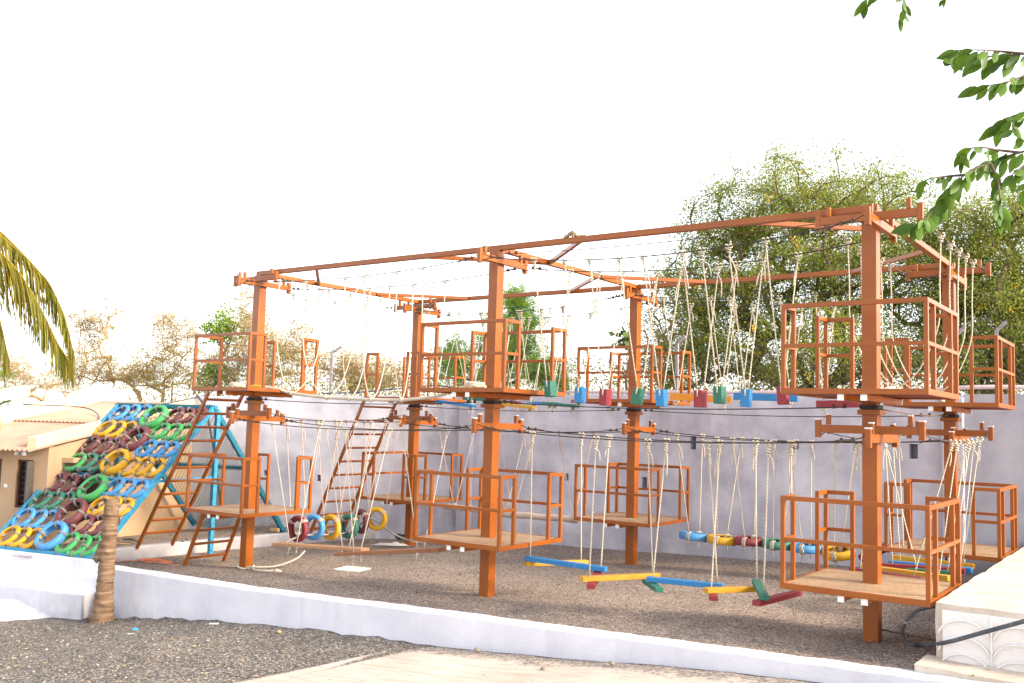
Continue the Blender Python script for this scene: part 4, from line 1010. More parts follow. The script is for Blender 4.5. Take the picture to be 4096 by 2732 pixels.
# ------------------------------------------------------------------ small things on the ground
def gl(px, py, z): return onz(px, py, z)
mb = MB(); mb.box((1.40, .74, -.082), .40, .36, .02, .25); single('manhole_cover', mb, M['tile'], 'pale square slab lying in the gravel below the plank swings', 'slab', (1.4, .74, -.09), bev=.003)
mb = MB()
mb.tube([(math.cos(a)*.115*(1+.05*math.sin(3*a)), math.sin(a)*.115, -.125+.012*math.sin(2*a)) for a in np.linspace(0, 2*math.pi, 20)], .014, 6, False)
mb.tube(smoothpts([(.09, -.06, -.12), (.20, -.05, -.10), (.33, -.12, -.115), (.50, -.10, -.115), (.62, -.02, -.11)], 5), .014, 6)
mb.tube(smoothpts([(.10, -.02, -.115), (.25, .05, -.11), (.42, .22, -.09), (.55, .45, .0), (.58, .58, .10)], 5), .013, 6)
mb.tube([(.62, -.02, -.11), (.67, .0, -.108), (.73, .03, -.11)], [.015, .03, .012], 7)
single('tied_rope', mb, M['rope_plain'], 'frayed rope knotted round the foot of the left front post', 'rope', (0, 0, -.13))
mb = MB(); c0 = onz(630, 2250, -.21)
for k in range(9):
    ph = random.uniform(0, 6); rx, ry = random.uniform(.18, .36), random.uniform(.06, .14); cx, cy = random.uniform(-.1, .1), random.uniform(-.06, .06)
    mb.tube([c0+V((.55, .83, 0))*0+V((cx+rx*math.cos(a+ph)*.9-.2*ry*math.sin(a), cy+ry*math.sin(a+ph)+.35*rx*math.cos(a+ph)*.4, .012+.010*k*.25+.006*math.sin(2*a))) for a in np.linspace(0, 5.6, 22)], .0055, 4)
mb.tube(smoothpts([c0+V((.2, .1, .02)), (-1.15, -.45, -.18), (-1.02, -.34, -.16), (-.90, -.33, .02), (-.72, -.32, .38), (-.61, -.32, .62)], 5), .0055, 4)
mb.tube(smoothpts([c0+V((-.2, -.1, .02)), c0+V((-.45, -.28, .015)), c0+V((-.62, -.33, .015))], 5), .0055, 4)
single('orange_cord', mb, M['cord'], 'tangled orange cord on the gravel at the short ladder foot', 'cord', c0)
def stone(px, py, z, r, lab, mat='stone', flat=.6):
    c = onz(px, py, z)+V((0, 0, r*flat*.6)); mb = MB(); mb.ball(c, V((r, r*.8, r*flat)), 9, 7, .13); return single('stone', mb, M[mat], lab, 'stone', c-V((0, 0, r*flat*.6)), 'loose stones')
stone(733, 2167, -.03, .035, 'flat stone on the kerb right of the tall ladder foot'); stone(748, 2160, -.03, .032, 'round stone on the kerb beside the flat one')
stone(1908, 2605, -.16, .035, 'grey stone at the foot of the low wall, middle of the front'); stone(2447, 2657, -.03, .03, 'small grey stone at the wall foot right of the middle')
stone(1117, 2531, -.3, .03, 'reddish stone in the dark gravel near the wall', 'card'); stone(2175, 2682, -.1, .035, 'flat stone lying on the brushed concrete'); stone(2940, 2505, .15, .04, 'grey lump of rock in the yard before the nearest tower')
c = onz(540, 2522, -.5); mb = MB(); vs = [c+V((.05*math.cos(a)*(1+.3*math.sin(3*a)), .03*math.sin(a), .012+.012*math.sin(5*a))) for a in np.linspace(0, 5.9, 12)]; mb.add(vs+[c+V((0, 0, .035))], [(i, (i+1) % 12, 12) for i in range(12)]+[tuple(range(11, -1, -1))])
single('crumpled_wrapper', mb, M['wrapper'], 'crumpled shiny blue wrapper on the dark gravel', 'wrapper', c)
for px, py, L, lab in ((524, 2541, .07, 'white plastic sliver beside the blue wrapper'), (856, 2499, .09, 'broken white plaster piece at the foot of the low wall')):
    c = onz(px, py, -.47 if px < 600 else -.38); mb = MB(); mb.obox(c+V((0, 0, .012)), V((L*.5, L*.3, .002)), V((-.006, .012, 0)), V((0, 0, .007))); single('plastic_scrap' if px < 600 else 'plaster_piece', mb, M['white'], lab, 'scrap', c, bev=.004)
def big_leaf(px, py, z, L, mat, lab):
    c = onz(px, py, z)+V((0, 0, .008)); mb = MB(); a = random.uniform(0, 6); d = V((math.cos(a), math.sin(a), .02)); s = V((-d.y, d.x, .0)); vs = []
    W = [0, .55, .8, .85, .65, .3, 0]
    for i, w in enumerate(W): vs += [c+d*L*(i/6-.5)+s*w*L*.33+V((0, 0, .012*w)), c+d*L*(i/6-.5)+V((0, 0, .002)), c+d*L*(i/6-.5)-s*w*L*.33+V((0, 0, .012*w))]
    fs = []
    for i in range(6): fs += [(i*3, i*3+1, i*3+4, i*3+3), (i*3+1, i*3+2, i*3+5, i*3+4)]
    mb.add(vs, fs); return single('fallen_leaf', mb, mat, lab, 'leaf', c, 'single fallen leaves')
big_leaf(3000+1035/2.145, 2050+1108/2.145, .195, .13, M['leaflitter'], 'curled brown leaf at the foot of the nearest post'); big_leaf(3000+1108/2.145, 2050+1245/2.145, .19, .075, M['fgleaf'], 'green fallen leaf on the gravel before the nearest tower')
big_leaf(3000+1905/2.145, 2050+1412/2.145, .27, .06, M['fgleaf'], 'small green leaf on the white wall end at right'); big_leaf(2010, 2236, -.08, .08, M['leaflitter'], 'brown leaf on the gravel under the middle front deck')
c = onz(700+1775/1.96, 1550+1205/1.96, -.12); mb = MB()
for k in range(14):
    r = random.uniform(.04, .13); n = V((random.uniform(-.5, .5), random.uniform(-.5, .5), 1)).normalized(); a = n.orthogonal().normalized(); b = n.cross(a)
    mb.tube([c+V((random.uniform(-.02, .02), 0, .05+.05*random.random()))+a*math.cos(q)*r+b*math.sin(q)*r*.8 for q in np.linspace(0, 6, 14)], .005, 4)
single('wire_bundle', mb, M['cable'], 'tangled bundle of black wire beside the left back post', 'wire bundle', c)
c = onz(700+1700/1.96, 1550+1232/1.96, -.12); mb = MB(); n = 15; vs = []
for j in range(n+1):
    for i in range(n+1):
        u, v = i/n*2-1, j/n*2-1; e = max(0, 1-u*u-v*v)
        vs.append(c+V((u*.26+.1*v, v*.12+.14*u, -.01+.065*e*(.6+.5*math.sin(7*u+3*v)*math.cos(5*v)))))
mb.add(vs, [(j*(n+1)+i, j*(n+1)+i+1, (j+1)*(n+1)+i+1, (j+1)*(n+1)+i) for j in range(n) for i in range(n)], None, True)
single('sacking', mb, M['cloth'], 'crumpled dusty white sacking near the left back post', 'sacking', c)
c = onz(450+0, 2176, -.05); mb = MB(); mb.box(c+V((.12, .1, .008)), .22, .09, .008, .4); single('card_scrap', mb, M['card'], 'flat yellowish card on the raised gravel by the frame post', 'card', c)
c = onz(1090, 2128, -.03); mb = MB(); mb.box(c+V((0, .05, .035)), .16, .07, .06, .3); single('brick', mb, M['card'], 'tan brick on the kerb under the net foot', 'brick', c, bev=.004)
c = onz(520, 2165, -.05); mb = MB(); mb.tube([c+V((-.2, .0, .015)), c+V((0, .03, .03)), c+V((.22, .02, .012))], [.012, .014, .008], 6); single('dry_stick', mb, M['bark'], 'dry stick on the raised gravel behind the palm stump', 'stick', c)
# loose stones and leaf scraps nobody could count
def scatter(name, n, area, zf, r0, r1, mat, flat, lab, cat):
    vs = np.zeros((n*6, 3)); fs = []
    base = np.array([(1, 0, 0), (-1, 0, 0), (0, 1, 0), (0, -1, 0), (0, 0, 1), (0, 0, -1)], float); F8 = [(0, 2, 4), (2, 1, 4), (1, 3, 4), (3, 0, 4), (2, 0, 5), (1, 2, 5), (3, 1, 5), (0, 3, 5)]
    for i in range(n):
        x, y = area(); r = r0+(r1-r0)*random.random()**3; a = random.uniform(0, 6.3); c_, s_ = math.cos(a), math.sin(a)
        b = base*np.array([r*random.uniform(.6, 1.3), r*random.uniform(.6, 1.2), r*flat*random.uniform(.6, 1.2)])
        b = b @ np.array([[c_, s_, 0], [-s_, c_, 0], [0, 0, 1]]); vs[i*6:i*6+6] = b+np.array([x, y, zf(x, y)+r*flat*.35]); fs += [tuple(i*6+q for q in f) for f in F8]
    mb = MB(); mb.add(vs, fs); return tag(link(name, mb, mat), lab, cat, None, 'stuff')
def a_out():
    while True:
        x = random.uniform(-2.5, 8); y = random.uniform(-6.5, -1.5)
        if y < wall_y(x)-.05 and (x > .0 or y < -2.6) and y < -1.9-.0*x: return x, y
def a_in():
    x = random.uniform(-2.1, 9.3); return max(x, kerb_x(0)+.1), random.uniform(wall_y(x)+.15, 4.75)
peb = leafmat('mixed_pebble', [(.06, .055, .05), (.16, .13, .11), (.28, .24, .20), (.42, .37, .32)], 0., .9)
lit = leafmat('mixed_leaf_scraps', [(.30, .17, .08), (.5, .36, .18), (.42, .22, .10), (.55, .44, .24), (.25, .2, .08)], .1, .8)
scatter('loose_pebbles', 9000, a_out, fz_out, .004, .017, peb, .7, 'loose dark pebbles strewn outside the low wall', 'gravel')
scatter('loose_pebbles', 9000, a_in, fz_in, .004, .015, peb, .7, 'loose brown pebbles strewn inside the yard', 'gravel')
scatter('leaf_litter', 700, a_out, fz_out, .008, .03, lit, .18, 'scraps of dry leaf strewn over the dark gravel', 'leaf litter')
scatter('leaf_litter', 350, a_in, fz_in, .006, .022, lit, .18, 'scraps of dry leaf strewn inside the yard', 'leaf litter')

# ------------------------------------------------------------------ squirrel on the front beam
sq = ony(2290, 944, 0); sx0 = sq.x; zb = ZT+bw
def skin(name, chain, mat, parent=None, org=(0, 0, 0)):
    vs = [c[0] for c in chain]; rs = [c[1] for c in chain]; es = [(c[2], i) for i, c in enumerate(chain) if c[2] is not None]
    me = bpy.data.meshes.new(name); me.from_pydata([tuple(V(v)-V(org)) for v in vs], es, []); me.materials.append(mat)
    ob = bpy.data.objects.new(name, me); COL.objects.link(ob); ob.location = V(org)
    m = ob.modifiers.new('skin', 'SKIN'); sl = me.skin_vertices[0].data if me.skin_vertices else None
    if sl is None:
        me.attributes  # skin layer is made with the modifier in the UI only
    ss = ob.modifiers.new('sub', 'SUBSURF'); ss.levels = 2; ss.render_levels = 2
    return ob, me
def tube_body(mb, pts, rad, n=9): mb.tube(smoothpts(pts, 4), list(np.interp(np.linspace(0, len(pts)-1, (len(pts)-1)*4+1), range(len(pts)), rad)), n)
t = Thing('squirrel', 'small striped palm squirrel crouching on the front overhead beam', 'squirrel', (sx0, 0, zb))
mb = MB(); B0 = lambda x, y, z: (sx0+x, y, zb+z)
tube_body(mb, [B0(-.098, -.034, -.012), B0(-.088, -.032, .004), B0(-.070, -.026, .020), B0(-.050, -.016, .028), B0(-.020, -.006, .044), B0(.012, 0, .048), B0(.040, .002, .030), B0(.055, .004, .012)], [.004, .012, .018, .017, .024, .029, .024, .006], 12)
for y, x, z in ((-.030, -.055, .012), (.004, -.052, .012)): tube_body(mb, [B0(x, y, z+.010), B0(x-.014, y-.012, z-.006), B0(x-.022, y-.016, -.004)], [.011, .008, .005], 8)
for y in (-.018, .020): tube_body(mb, [B0(.030, y, .026), B0(.018, y*1.5, .014), B0(.034, y*1.5, .005), B0(.012, y*1.6, .004)], [.018, .014, .008, .005], 8)
t.part('body', mb, M['fur'])
mb = MB(); tube_body(mb, [B0(.050, .004, .014), B0(.080, .006, .010), B0(.130, .010, .012), B0(.175, .012, .014)], [.010, .013, .012, .003], 8); t.part('tail', mb, M['fur'])
for y in (-.040, -.014):
    mb = MB(); mb.ball(B0(-.066, y, .037), V((.006, .003, .008)), 7, 5); t.part('ear', mb, M['fur'])
    mb = MB(); mb.ball(B0(-.083, y-.001 if y < -.03 else y-.006, .012), .0035, 6, 5); t.part('eye', mb, M['dark'])
mb = MB()
for o in (-.012, 0., .012): mb.tube(smoothpts([B0(-.052, -.016+o, .0462), B0(-.020, -.006+o*1.2, .0690-abs(o)*.25), B0(.012, o*1.2, .0778-abs(o)*.25), B0(.038, .002+o, .0540)], 4), .0028, 5)
t.part('back_stripes', mb, M['palebark'])

# ------------------------------------------------------------------ palm stump and palm fronds
mb = MB(); b0 = onz(408, 2488, -.62); tp = V((-.07, -2.10, .90)); n = 60; vs = []; m_ = 28
for i in range(n+1):
    f = i/n; c = lerp(b0+V((0, 0, -.12)), tp, f); rr = np.interp(f, [0, .08, .16, .3, .6, 1], [.165, .155, .128, .108, .094, .088])
    rr *= 1+.035*math.sin(i*1.9)+.02*math.sin(i*.7+1)
    for k in range(m_):
        a = 2*math.pi*k/m_; q = rr*(1+.03*math.sin(5*a+i*.8)+.018*random.uniform(-1, 1)); z = .014*math.sin(3*a+i)*(1 if i < n else 2.6)
        vs.append(c+V((q*math.cos(a), q*math.sin(a), z)))
fs = [(i*m_+k, i*m_+(k+1) % m_, (i+1)*m_+(k+1) % m_, (i+1)*m_+k) for i in range(n) for k in range(m_)]+[tuple(n*m_+k for k in range(m_))]
mb.add(vs, fs, None, True)
t = Thing('palm_stump', 'broken off palm trunk stump standing before the low wall corner', 'palm stump', b0); t.part('trunk', mb, M['palmtrunk'])
mb = MB()
for k in range(26):
    a = random.uniform(0, 6.3); c = b0+V((.14*math.cos(a), .14*math.sin(a), .03)); mb.tube(smoothpts([c, c+V((.04*math.cos(a), .04*math.sin(a), -.02)), c+V((.07*math.cos(a+.3), .07*math.sin(a+.3), -.06))], 3), .006, 4)
t.part('roots', mb, M['bark'])
mb = MB(); mb.bar(tp+V((-.085, -.06, -.62)), tp+V((-.17, -.08, -.75)), .03, .10); mb.bar(tp+V((-.09, -.05, -.5)), tp+V((-.13, -.07, -.66)), .02, .07); t.part('husk_scrap', mb, M['palmtrunk'], .006)
def frond(t, P, D, nl, L0, L1, seed, jit=.12, under=None):
    rnd = random.Random(seed); pts = smoothpts([ond(px, py, D) for px, py in P], 8); mb = MB(); N = len(pts)
    mb.tube(pts, [.016*(1-.85*i/N)+.002 for i in range(N)], 6); r = t.part('frond', mb, M['frond']); mb = MB()
    for k in range(nl):
        f = (k+rnd.random())/nl; i = min(N-2, int(f*(N-1))); p = lerp(pts[i], pts[i+1], f*(N-1)-i); tg = (pts[i+1]-pts[i]).normalized()
        side = -1 if k % 2 else 1; out = tg.cross(V((0, 0, 1))).normalized()*side; L = (L0*(1-f)+L1*f)*rnd.uniform(.75, 1.1); w = .021*rnd.uniform(.7, 1.15)
        q = [p]; d = (out*.55+tg*(.55+.5*f)+V((0, 0, .15))).normalized(); g = V((rnd.uniform(-jit, jit), rnd.uniform(-jit, jit), -1))
        for s in range(7): d = (d*.62+g*(.34+.05*s)+tg*.10).normalized(); q.append(q[-1]+d*L/7)
        vs = []; W = [.5, .95, 1, .95, .8, .6, .35, .05]; tw = rnd.uniform(0, 3.1); wd = V((math.cos(tw), math.sin(tw), 0))
        for a, ww in zip(q, W): vs += [a+wd*w*ww*.5, a+V((-wd.y, wd.x, 0))*.004, a-wd*w*ww*.5]
        fs = []
        for s in range(7): fs += [(s*3, s*3+1, s*3+4, s*3+3), (s*3+1, s*3+2, s*3+5, s*3+4)]
        mb.add(vs, fs)
    t.part('leaflets', mb, M['frond'], under=r)
pb = V((-3.4, -4.6, g_out(-3.4)))
ptp = ond(-420, 860, 10.2); t = Thing('coconut_palm', 'coconut palm whose drooping fronds hang in at the left edge', 'palm tree', (ptp.x, ptp.y, g_out(ptp.x)))
mb = MB(); mb.tube(smoothpts([(ptp.x-.2, ptp.y, g_out(ptp.x)-.2), (ptp.x-.1, ptp.y, 1.2), ptp], 8), [.2]+[.13]*16, 14); t.part('trunk', mb, M['palmtrunk'])
frond(t, [(-420, 860), (-260, 870), (-100, 930), (0, 1010), (90, 1110), (170, 1250), (235, 1380), (275, 1440)], 10.2, 300, 1.35, .32, 3)
frond(t, [(-420, 860), (-200, 840), (-40, 900), (60, 985), (150, 1080), (200, 1140), (255, 1260), (290, 1395)], 10.6, 240, 1.0, .36, 5)
frond(t, [(-420, 860), (-300, 900), (-160, 1000), (-60, 1130), (0, 1290), (30, 1420)], 9.9, 200, 1.2, .3, 8)
frond(t, [(-420, 860), (-250, 800), (-80, 880), (20, 960), (80, 1010), (125, 1050)], 10.4, 60, .40, .12, 11)
frond(t, [(-420, 860), (-330, 1000), (-180, 1300), (-80, 1560), (-10, 1650)], 9.8, 40, .5, .2, 14)

# ------------------------------------------------------------------ trees
def fastmesh(name, verts, quads, mat, parent, po):
    me = bpy.data.meshes.new(name); nv, nf = len(verts), len(quads); k = quads.shape[1]
    me.vertices.add(nv); me.vertices.foreach_set('co', (verts-np.array(po)).astype(np.float32).ravel())
    me.loops.add(nf*k); me.loops.foreach_set('vertex_index', quads.astype(np.int32).ravel())
    me.polygons.add(nf); me.polygons.foreach_set('loop_start', np.arange(0, nf*k, k, dtype=np.int32))
    me.materials.append(mat); me.update(calc_edges=True); me.validate()
    ob = bpy.data.objects.new(name, me); COL.objects.link(ob); ob.parent = parent; return ob
def rnd_unit(n):
    v = RNG.normal(size=(n, 3)); return v/np.linalg.norm(v, axis=1, keepdims=True)
def leaf_quads(c, L, W, droop=0., flat=0., fold=None):
    n = len(c); d = rnd_unit(n); d[:, 2] = d[:, 2]*(1-flat)-droop; d /= np.linalg.norm(d, axis=1, keepdims=True)
    s = np.cross(d, rnd_unit(n)); s /= np.linalg.norm(s, axis=1, keepdims=True)+1e-9
    L = (L*RNG.uniform(.6, 1.3, n))[:, None]; Wd = L*W
    v = np.stack([c, c+d*L*.5+s*Wd*.5, c+d*L, c+d*L*.5-s*Wd*.5], 1).reshape(-1, 3)
    return v, np.arange(n*4).reshape(n, 4)
def sprays(c, L, npair, lw, droop):
    """feather leaves: a midrib direction with npair pairs of leaflets"""
    n = len(c); d = rnd_unit(n); d[:, 2] -= droop; d /= np.linalg.norm(d, axis=1, keepdims=True)
    s = np.cross(d, rnd_unit(n)); s /= np.linalg.norm(s, axis=1, keepdims=True)+1e-9
    L = (L*RNG.uniform(.7, 1.25, n))[:, None]; V_ = []
    for i in range(npair):
        for sg in (1, -1):
            b = c+d*L*((i+.6)/npair)-np.array([0, 0, 1])*L*.15*((i/npair)**2); ll = L*lw*(1-.45*abs(i/npair-.4))
            o = d*.55+s*sg*.85+RNG.normal(size=(n, 3))*.14; t2 = np.cross(o, np.cross(d, s)); t2 /= np.linalg.norm(t2, axis=1, keepdims=True)+1e-9
            V_.append(np.stack([b, b+o*ll*.45+t2*ll*.15, b+o*ll, b+o*ll*.45-t2*ll*.15], 1))
    v = np.concatenate(V_, 0).reshape(-1, 3); return v, np.arange(len(v)).reshape(-1, 4)
def limb_tubes(segs, sides=5):
    """segs: list of (p, q, r0, r1) -> verts, quads"""
    P = np.array([s[0] for s in segs]); Q = np.array([s[1] for s in segs]); r0 = np.array([s[2] for s in segs]); r1 = np.array([s[3] for s in segs])
    d = Q-P; d /= np.linalg.norm(d, axis=1, keepdims=True)+1e-9; ref = np.where(np.abs(d[:, 2:3]) > .9, np.array([[1., 0, 0]]), np.array([[0, 0, 1.]]))
    a = np.cross(d, ref); a /= np.linalg.norm(a, axis=1, keepdims=True)+1e-9; b = np.cross(d, a); th = np.arange(sides)*2*math.pi/sides
    ring = lambda c, r: c[:, None, :]+r[:, None, None]*(np.cos(th)[None, :, None]*a[:, None, :]+np.sin(th)[None, :, None]*b[:, None, :])
    v = np.concatenate([ring(P-d*r0[:, None]*.3, r0), ring(Q+d*r1[:, None]*.3, r1)], 1).reshape(-1, 3); n = len(segs)
    k = np.arange(sides); k2 = (k+1) % sides; f = np.stack([k, k2, sides+k2, sides+k], 1)
    return v, (f[None]+(np.arange(n)*2*sides)[:, None, None]).reshape(-1, 4)
def blob_world(px, py, rx, ry, Y, dep=None):
    c = ony(px, py, Y); D = (c-CAM).dot(_fw); k = D/F; return np.array(c), rx*k, (dep if dep else rx*k*.8), ry*k
def tree(name, label, cat, group, base, blobs, ncl, nleaf, kind, L, W, lm, bm, r0, twigs=4, twl=.35, sig=.16, droop=.15, shell=.45, trunks=None, flowers=0, zmin=None, leafkind='quad'):
    base = np.array(base, float); t = Thing(name, label, cat, tuple(base), group)
    vol = np.array([b[1]*b[3]*(b[4] if len(b) > 4 else 1) for b in blobs]); pr = vol/vol.sum(); cl = []; dens = []
    for i in range(ncl):
        b = blobs[RNG.choice(len(blobs), p=pr)]; u = rnd_unit(1)[0]; rr = RNG.uniform(0, 1)**shell
        q = b[0]+np.array([_R.x*u[0]*b[1]+_fw.x*u[1]*b[2], _R.y*u[0]*b[1]+_fw.y*u[1]*b[2], u[2]*b[3]])*rr
        if zmin is not None and q[2] < zmin: q[2] = zmin+RNG.uniform(0, .3)
        cl.append(q)
    cl = np.array(cl)
    # branch network: each cluster joins the nearest node lying closer to the base
    nodes = [base]; par = [-1]
    for tr in (trunks or [[blobs[0][0]*.55+base*.45]]):
        prev = 0
        for p in tr: nodes.append(np.array(p, float)); par.append(prev); prev = len(nodes)-1
    core = len(nodes); order = np.argsort(np.linalg.norm(cl-base, axis=1))
    for i in order:
        A = np.array(nodes); dd = np.linalg.norm(A-cl[i], axis=1); db = np.linalg.norm(A-base, axis=1); me = np.linalg.norm(cl[i]-base)
        dd = dd+np.where(db > me-.05, 9, 0)+np.where(np.arange(len(A)) == 0, 1.2, 0); j = int(np.argmin(dd)); p, q = A[j], cl[i]
        ln = np.linalg.norm(q-p)
        if ln > .35:
            k = int(ln/.3)+1; last = j; wv = rnd_unit(1)[0]*ln*.055
            for s in range(1, k+1):
                f = s/k; nodes.append(p+(q-p)*f+wv*math.sin(math.pi*f)+rnd_unit(1)[0]*.03*(s < k)+np.array([0, 0, .08*ln*math.sin(math.pi*f)])); par.append(last); last = len(nodes)-1
        else: nodes.append(q); par.append(j)
    cnt = np.ones(len(nodes))
    for i in range(len(nodes)-1, 0, -1): cnt[par[i]] += cnt[i]
    R = np.maximum(r0*(cnt/cnt[0])**.48, .0055)
    segs = [(nodes[par[i]], nodes[i], R[par[i]] if par[i] else R[i]*1.1, R[i]) for i in range(1, len(nodes))]
    big = [s for s in segs if s[3] > .02]; small = [s for s in segs if s[3] <= .02]
    tw = []
    for c in cl:
        for k in range(twigs):
            d = rnd_unit(1)[0]; d[2] = d[2]*.7+.1; p = c
            for s in range(3): q = p+d*twl/3*RNG.uniform(.7, 1.3)+rnd_unit(1)[0]*twl*.08; tw.append((p, q, .0045-.001*s, .0036-.001*s)); p = q
    if big: v, f = limb_tubes(big, 8); fastmesh('trunk', v, f, bm, t.o, base)
    v, f = limb_tubes(small+tw, 3); fastmesh('twigs', v, f, bm, t.o, base)
    ends = np.array([s[1] for s in tw]) if tw else cl
    src = np.concatenate([cl[RNG.integers(0, len(cl), nleaf//2)], ends[RNG.integers(0, len(ends), nleaf-nleaf//2)]])
    pos = src+RNG.normal(size=(nleaf, 3))*np.array([sig, sig, sig*.75])
    v, f = leaf_quads(pos, L, W, droop) if leafkind == 'quad' else sprays(pos, L, 6, .34, droop)
    fastmesh('crown', v, f, lm, t.o, base)
    if flowers:
        k = 14; c = cl[RNG.integers(0, len(cl), flowers)]; c = c+RNG.normal(size=c.shape)*.2; pos = (c[:, None]+RNG.normal(size=(flowers, k, 3))*.035).reshape(-1, 3)
        v, f = leaf_quads(pos, .035, .8); fastmesh('flowers', v, f, M['flower'], t.o, base)
    return t
GT = 'trees behind the boundary wall'
bw_ = blob_world
tree('acacia_tree', 'big olive green acacia with yellow flowers behind the nearest tower', 'tree', GT, tuple(ony(3230, 1640, 9))[:2]+(-.1,),
     [bw_(3330, 790, 470, 190, 9.5), bw_(3000, 920, 330, 180, 9.3), bw_(3350, 1080, 480, 260, 9.0), bw_(2900, 1180, 330, 230, 8.8), bw_(2800, 1430, 230, 150, 8.2), bw_(3250, 1420, 460, 170, 8.0)], 560, 140000, 0, .056, .42, M['acacia'], M['bark'], .20,
     4, .50, .13, .15, .5, [[tuple(ony(3130, 1540, 8.9)), tuple(ony(2980, 1420, 8.8)), tuple(ony(2850, 1330, 8.8))], [tuple(ony(3250, 1450, 9)), tuple(ony(3260, 1200, 9.2)), tuple(ony(3300, 950, 9.4))], [tuple(ony(3330, 1520, 8.9)), tuple(ony(3480, 1300, 9))]], 190, 2.3)
tree('acacia_tree', 'second acacia with dark inner limbs at the right edge behind the wall', 'tree', GT, tuple(ony(3900, 1640, 9.5))[:2]+(-.1,),
     [bw_(4000, 930, 420, 190, 10.0), bw_(3760, 1180, 230, 200, 9.3), bw_(4080, 1220, 330, 260, 9.4), bw_(3850, 1450, 320, 130, 8.6), bw_(4250, 1420, 250, 160, 9)], 450, 120000, 0, .056, .42, M['acacia'], M['bark'], .20,
     4, .50, .13, .15, .5, [[tuple(ony(3880, 1450, 9.4)), tuple(ony(3780, 1250, 9.3))], [tuple(ony(3960, 1420, 9.4)), tuple(ony(4060, 1150, 9.5))], [tuple(ony(4020, 1500, 9.2)), tuple(ony(4200, 1380, 9.2))]], 90, 2.3)
tree('acacia_tree', 'thin sparse acacia sapling between the middle back tower and the big acacia', 'tree', GT, tuple(ony(2650, 1640, 8))[:2]+(-.1,),
     [bw_(2650, 1330, 190, 220, 8.0), bw_(2560, 1480, 150, 90, 7.6)], 110, 5000, 0, .055, .34, M['acacia'], M['palebark'], .08, 5, .4, .18, .1, .5, None, 16, 2.45)
tree('neem_tree', 'bright green neem tree behind the wall at the centre', 'tree', GT, tuple(ony(1990, 1640, 7.2))[:2]+(-.1,),
     [bw_(2060, 1300, 120, 130, 7.2), bw_(1990, 1440, 190, 120, 7.0), bw_(1810, 1460, 95, 110, 7.2), bw_(2190, 1480, 105, 90, 7.0), bw_(2060, 1200, 50, 55, 7.3)], 150, 3600, 0, .20, .3, M['neem'], M['bark'], .07, 2, .25, .12, .35, .5,
     [[tuple(ony(1995, 1500, 7.2)), tuple(ony(2040, 1330, 7.2))], [tuple(ony(1960, 1520, 7.2)), tuple(ony(1830, 1450, 7.2))]], 0, 2.4, 'spray')
th = dict(kind=0, L=.055, W=.42, lm=M['thorn'], bm=M['palebark'], r0=.06, twigs=13, twl=.5, sig=.17, droop=.0, shell=.5)
tree('thorn_tree', 'pale bare thorn tree left of the tall ladder, with a curved leaning trunk', 'tree', GT, tuple(ony(600, 1650, 9))[:2]+(-.3,),
     [bw_(390, 1300, 150, 130, 9.5), bw_(430, 1470, 190, 110, 9.3), bw_(330, 1400, 90, 160, 9.4)], 190, 12000, flowers=0, zmin=2.2, trunks=[[tuple(ony(560, 1590, 9)), tuple(ony(480, 1480, 9.2)), tuple(ony(400, 1270, 9.4))]], **th)
tree('thorn_tree', 'second pale thorn tree right behind the climbing frame', 'tree', GT, tuple(ony(680, 1650, 9))[:2]+(-.3,),
     [bw_(680, 1330, 140, 110, 9.5), bw_(700, 1470, 190, 110, 9.2), bw_(600, 1510, 120, 70, 9.2)], 180, 12000, flowers=0, zmin=2.2, trunks=[[tuple(ony(690, 1540, 9)), tuple(ony(700, 1440, 9.2)), tuple(ony(690, 1320, 9.4))]], **th)
tree('thorn_tree', 'dense thorn tree behind the left front upper deck', 'tree', GT, tuple(ony(1020, 1650, 9))[:2]+(-.3,),
     [bw_(990, 1260, 110, 110, 9.5), bw_(1000, 1420, 210, 140, 9.3), bw_(1180, 1400, 160, 130, 9.3), bw_(880, 1500, 130, 80, 9.2)], 260, 20000, flowers=0, zmin=2.2, trunks=[[tuple(ony(1050, 1540, 9)), tuple(ony(1100, 1400, 9.2)), tuple(ony(1200, 1280, 9.4))], [tuple(ony(990, 1500, 9)), tuple(ony(980, 1330, 9.3))]], **th)
tree('thorn_tree', 'low sparse thorn tree between the left towers and the neem', 'tree', GT, tuple(ony(1430, 1650, 9))[:2]+(-.3,),
     [bw_(1400, 1480, 170, 90, 9.2), bw_(1560, 1500, 110, 70, 9.0)], 110, 7000, flowers=0, zmin=2.3, trunks=[[tuple(ony(1420, 1530, 9)), tuple(ony(1380, 1440, 9.2))]], **th)
tree('thorn_bush', 'brownish thorn thicket above the house parapet at far left', 'bush', GT, tuple(ony(130, 1640, 10))[:2]+(-.3,),
     [bw_(120, 1540, 230, 75, 10), bw_(30, 1470, 110, 60, 10)], 150, 9000, flowers=0, zmin=2.2, trunks=[[tuple(ony(120, 1580, 10))]], **th)
tree('leafy_bush', 'bright green leafy bush at the far left edge under the palm fronds', 'bush', GT, tuple(ony(-20, 1640, 8))[:2]+(-.3,),
     [bw_(0, 1585, 60, 45, 8), bw_(10, 1490, 45, 35, 8)], 30, 420, 0, .14, .3, M['neem'], M['bark'], .04, 2, .2, .08, .2, .5, None, 0, 1.9, 'spray')
tree('broadleaf_bush', 'leafy green climber among the thorn branches by the left front tower', 'bush', GT, tuple(ony(880, 1640, 8.6))[:2]+(-.3,),
     [bw_(900, 1310, 90, 65, 8.8), bw_(870, 1500, 60, 55, 8.6)], 34, 1500, 0, .10, .75, M['neem'], M['bark'], .04, 2, .2, .15, .2, .5, None, 0, 2.3)
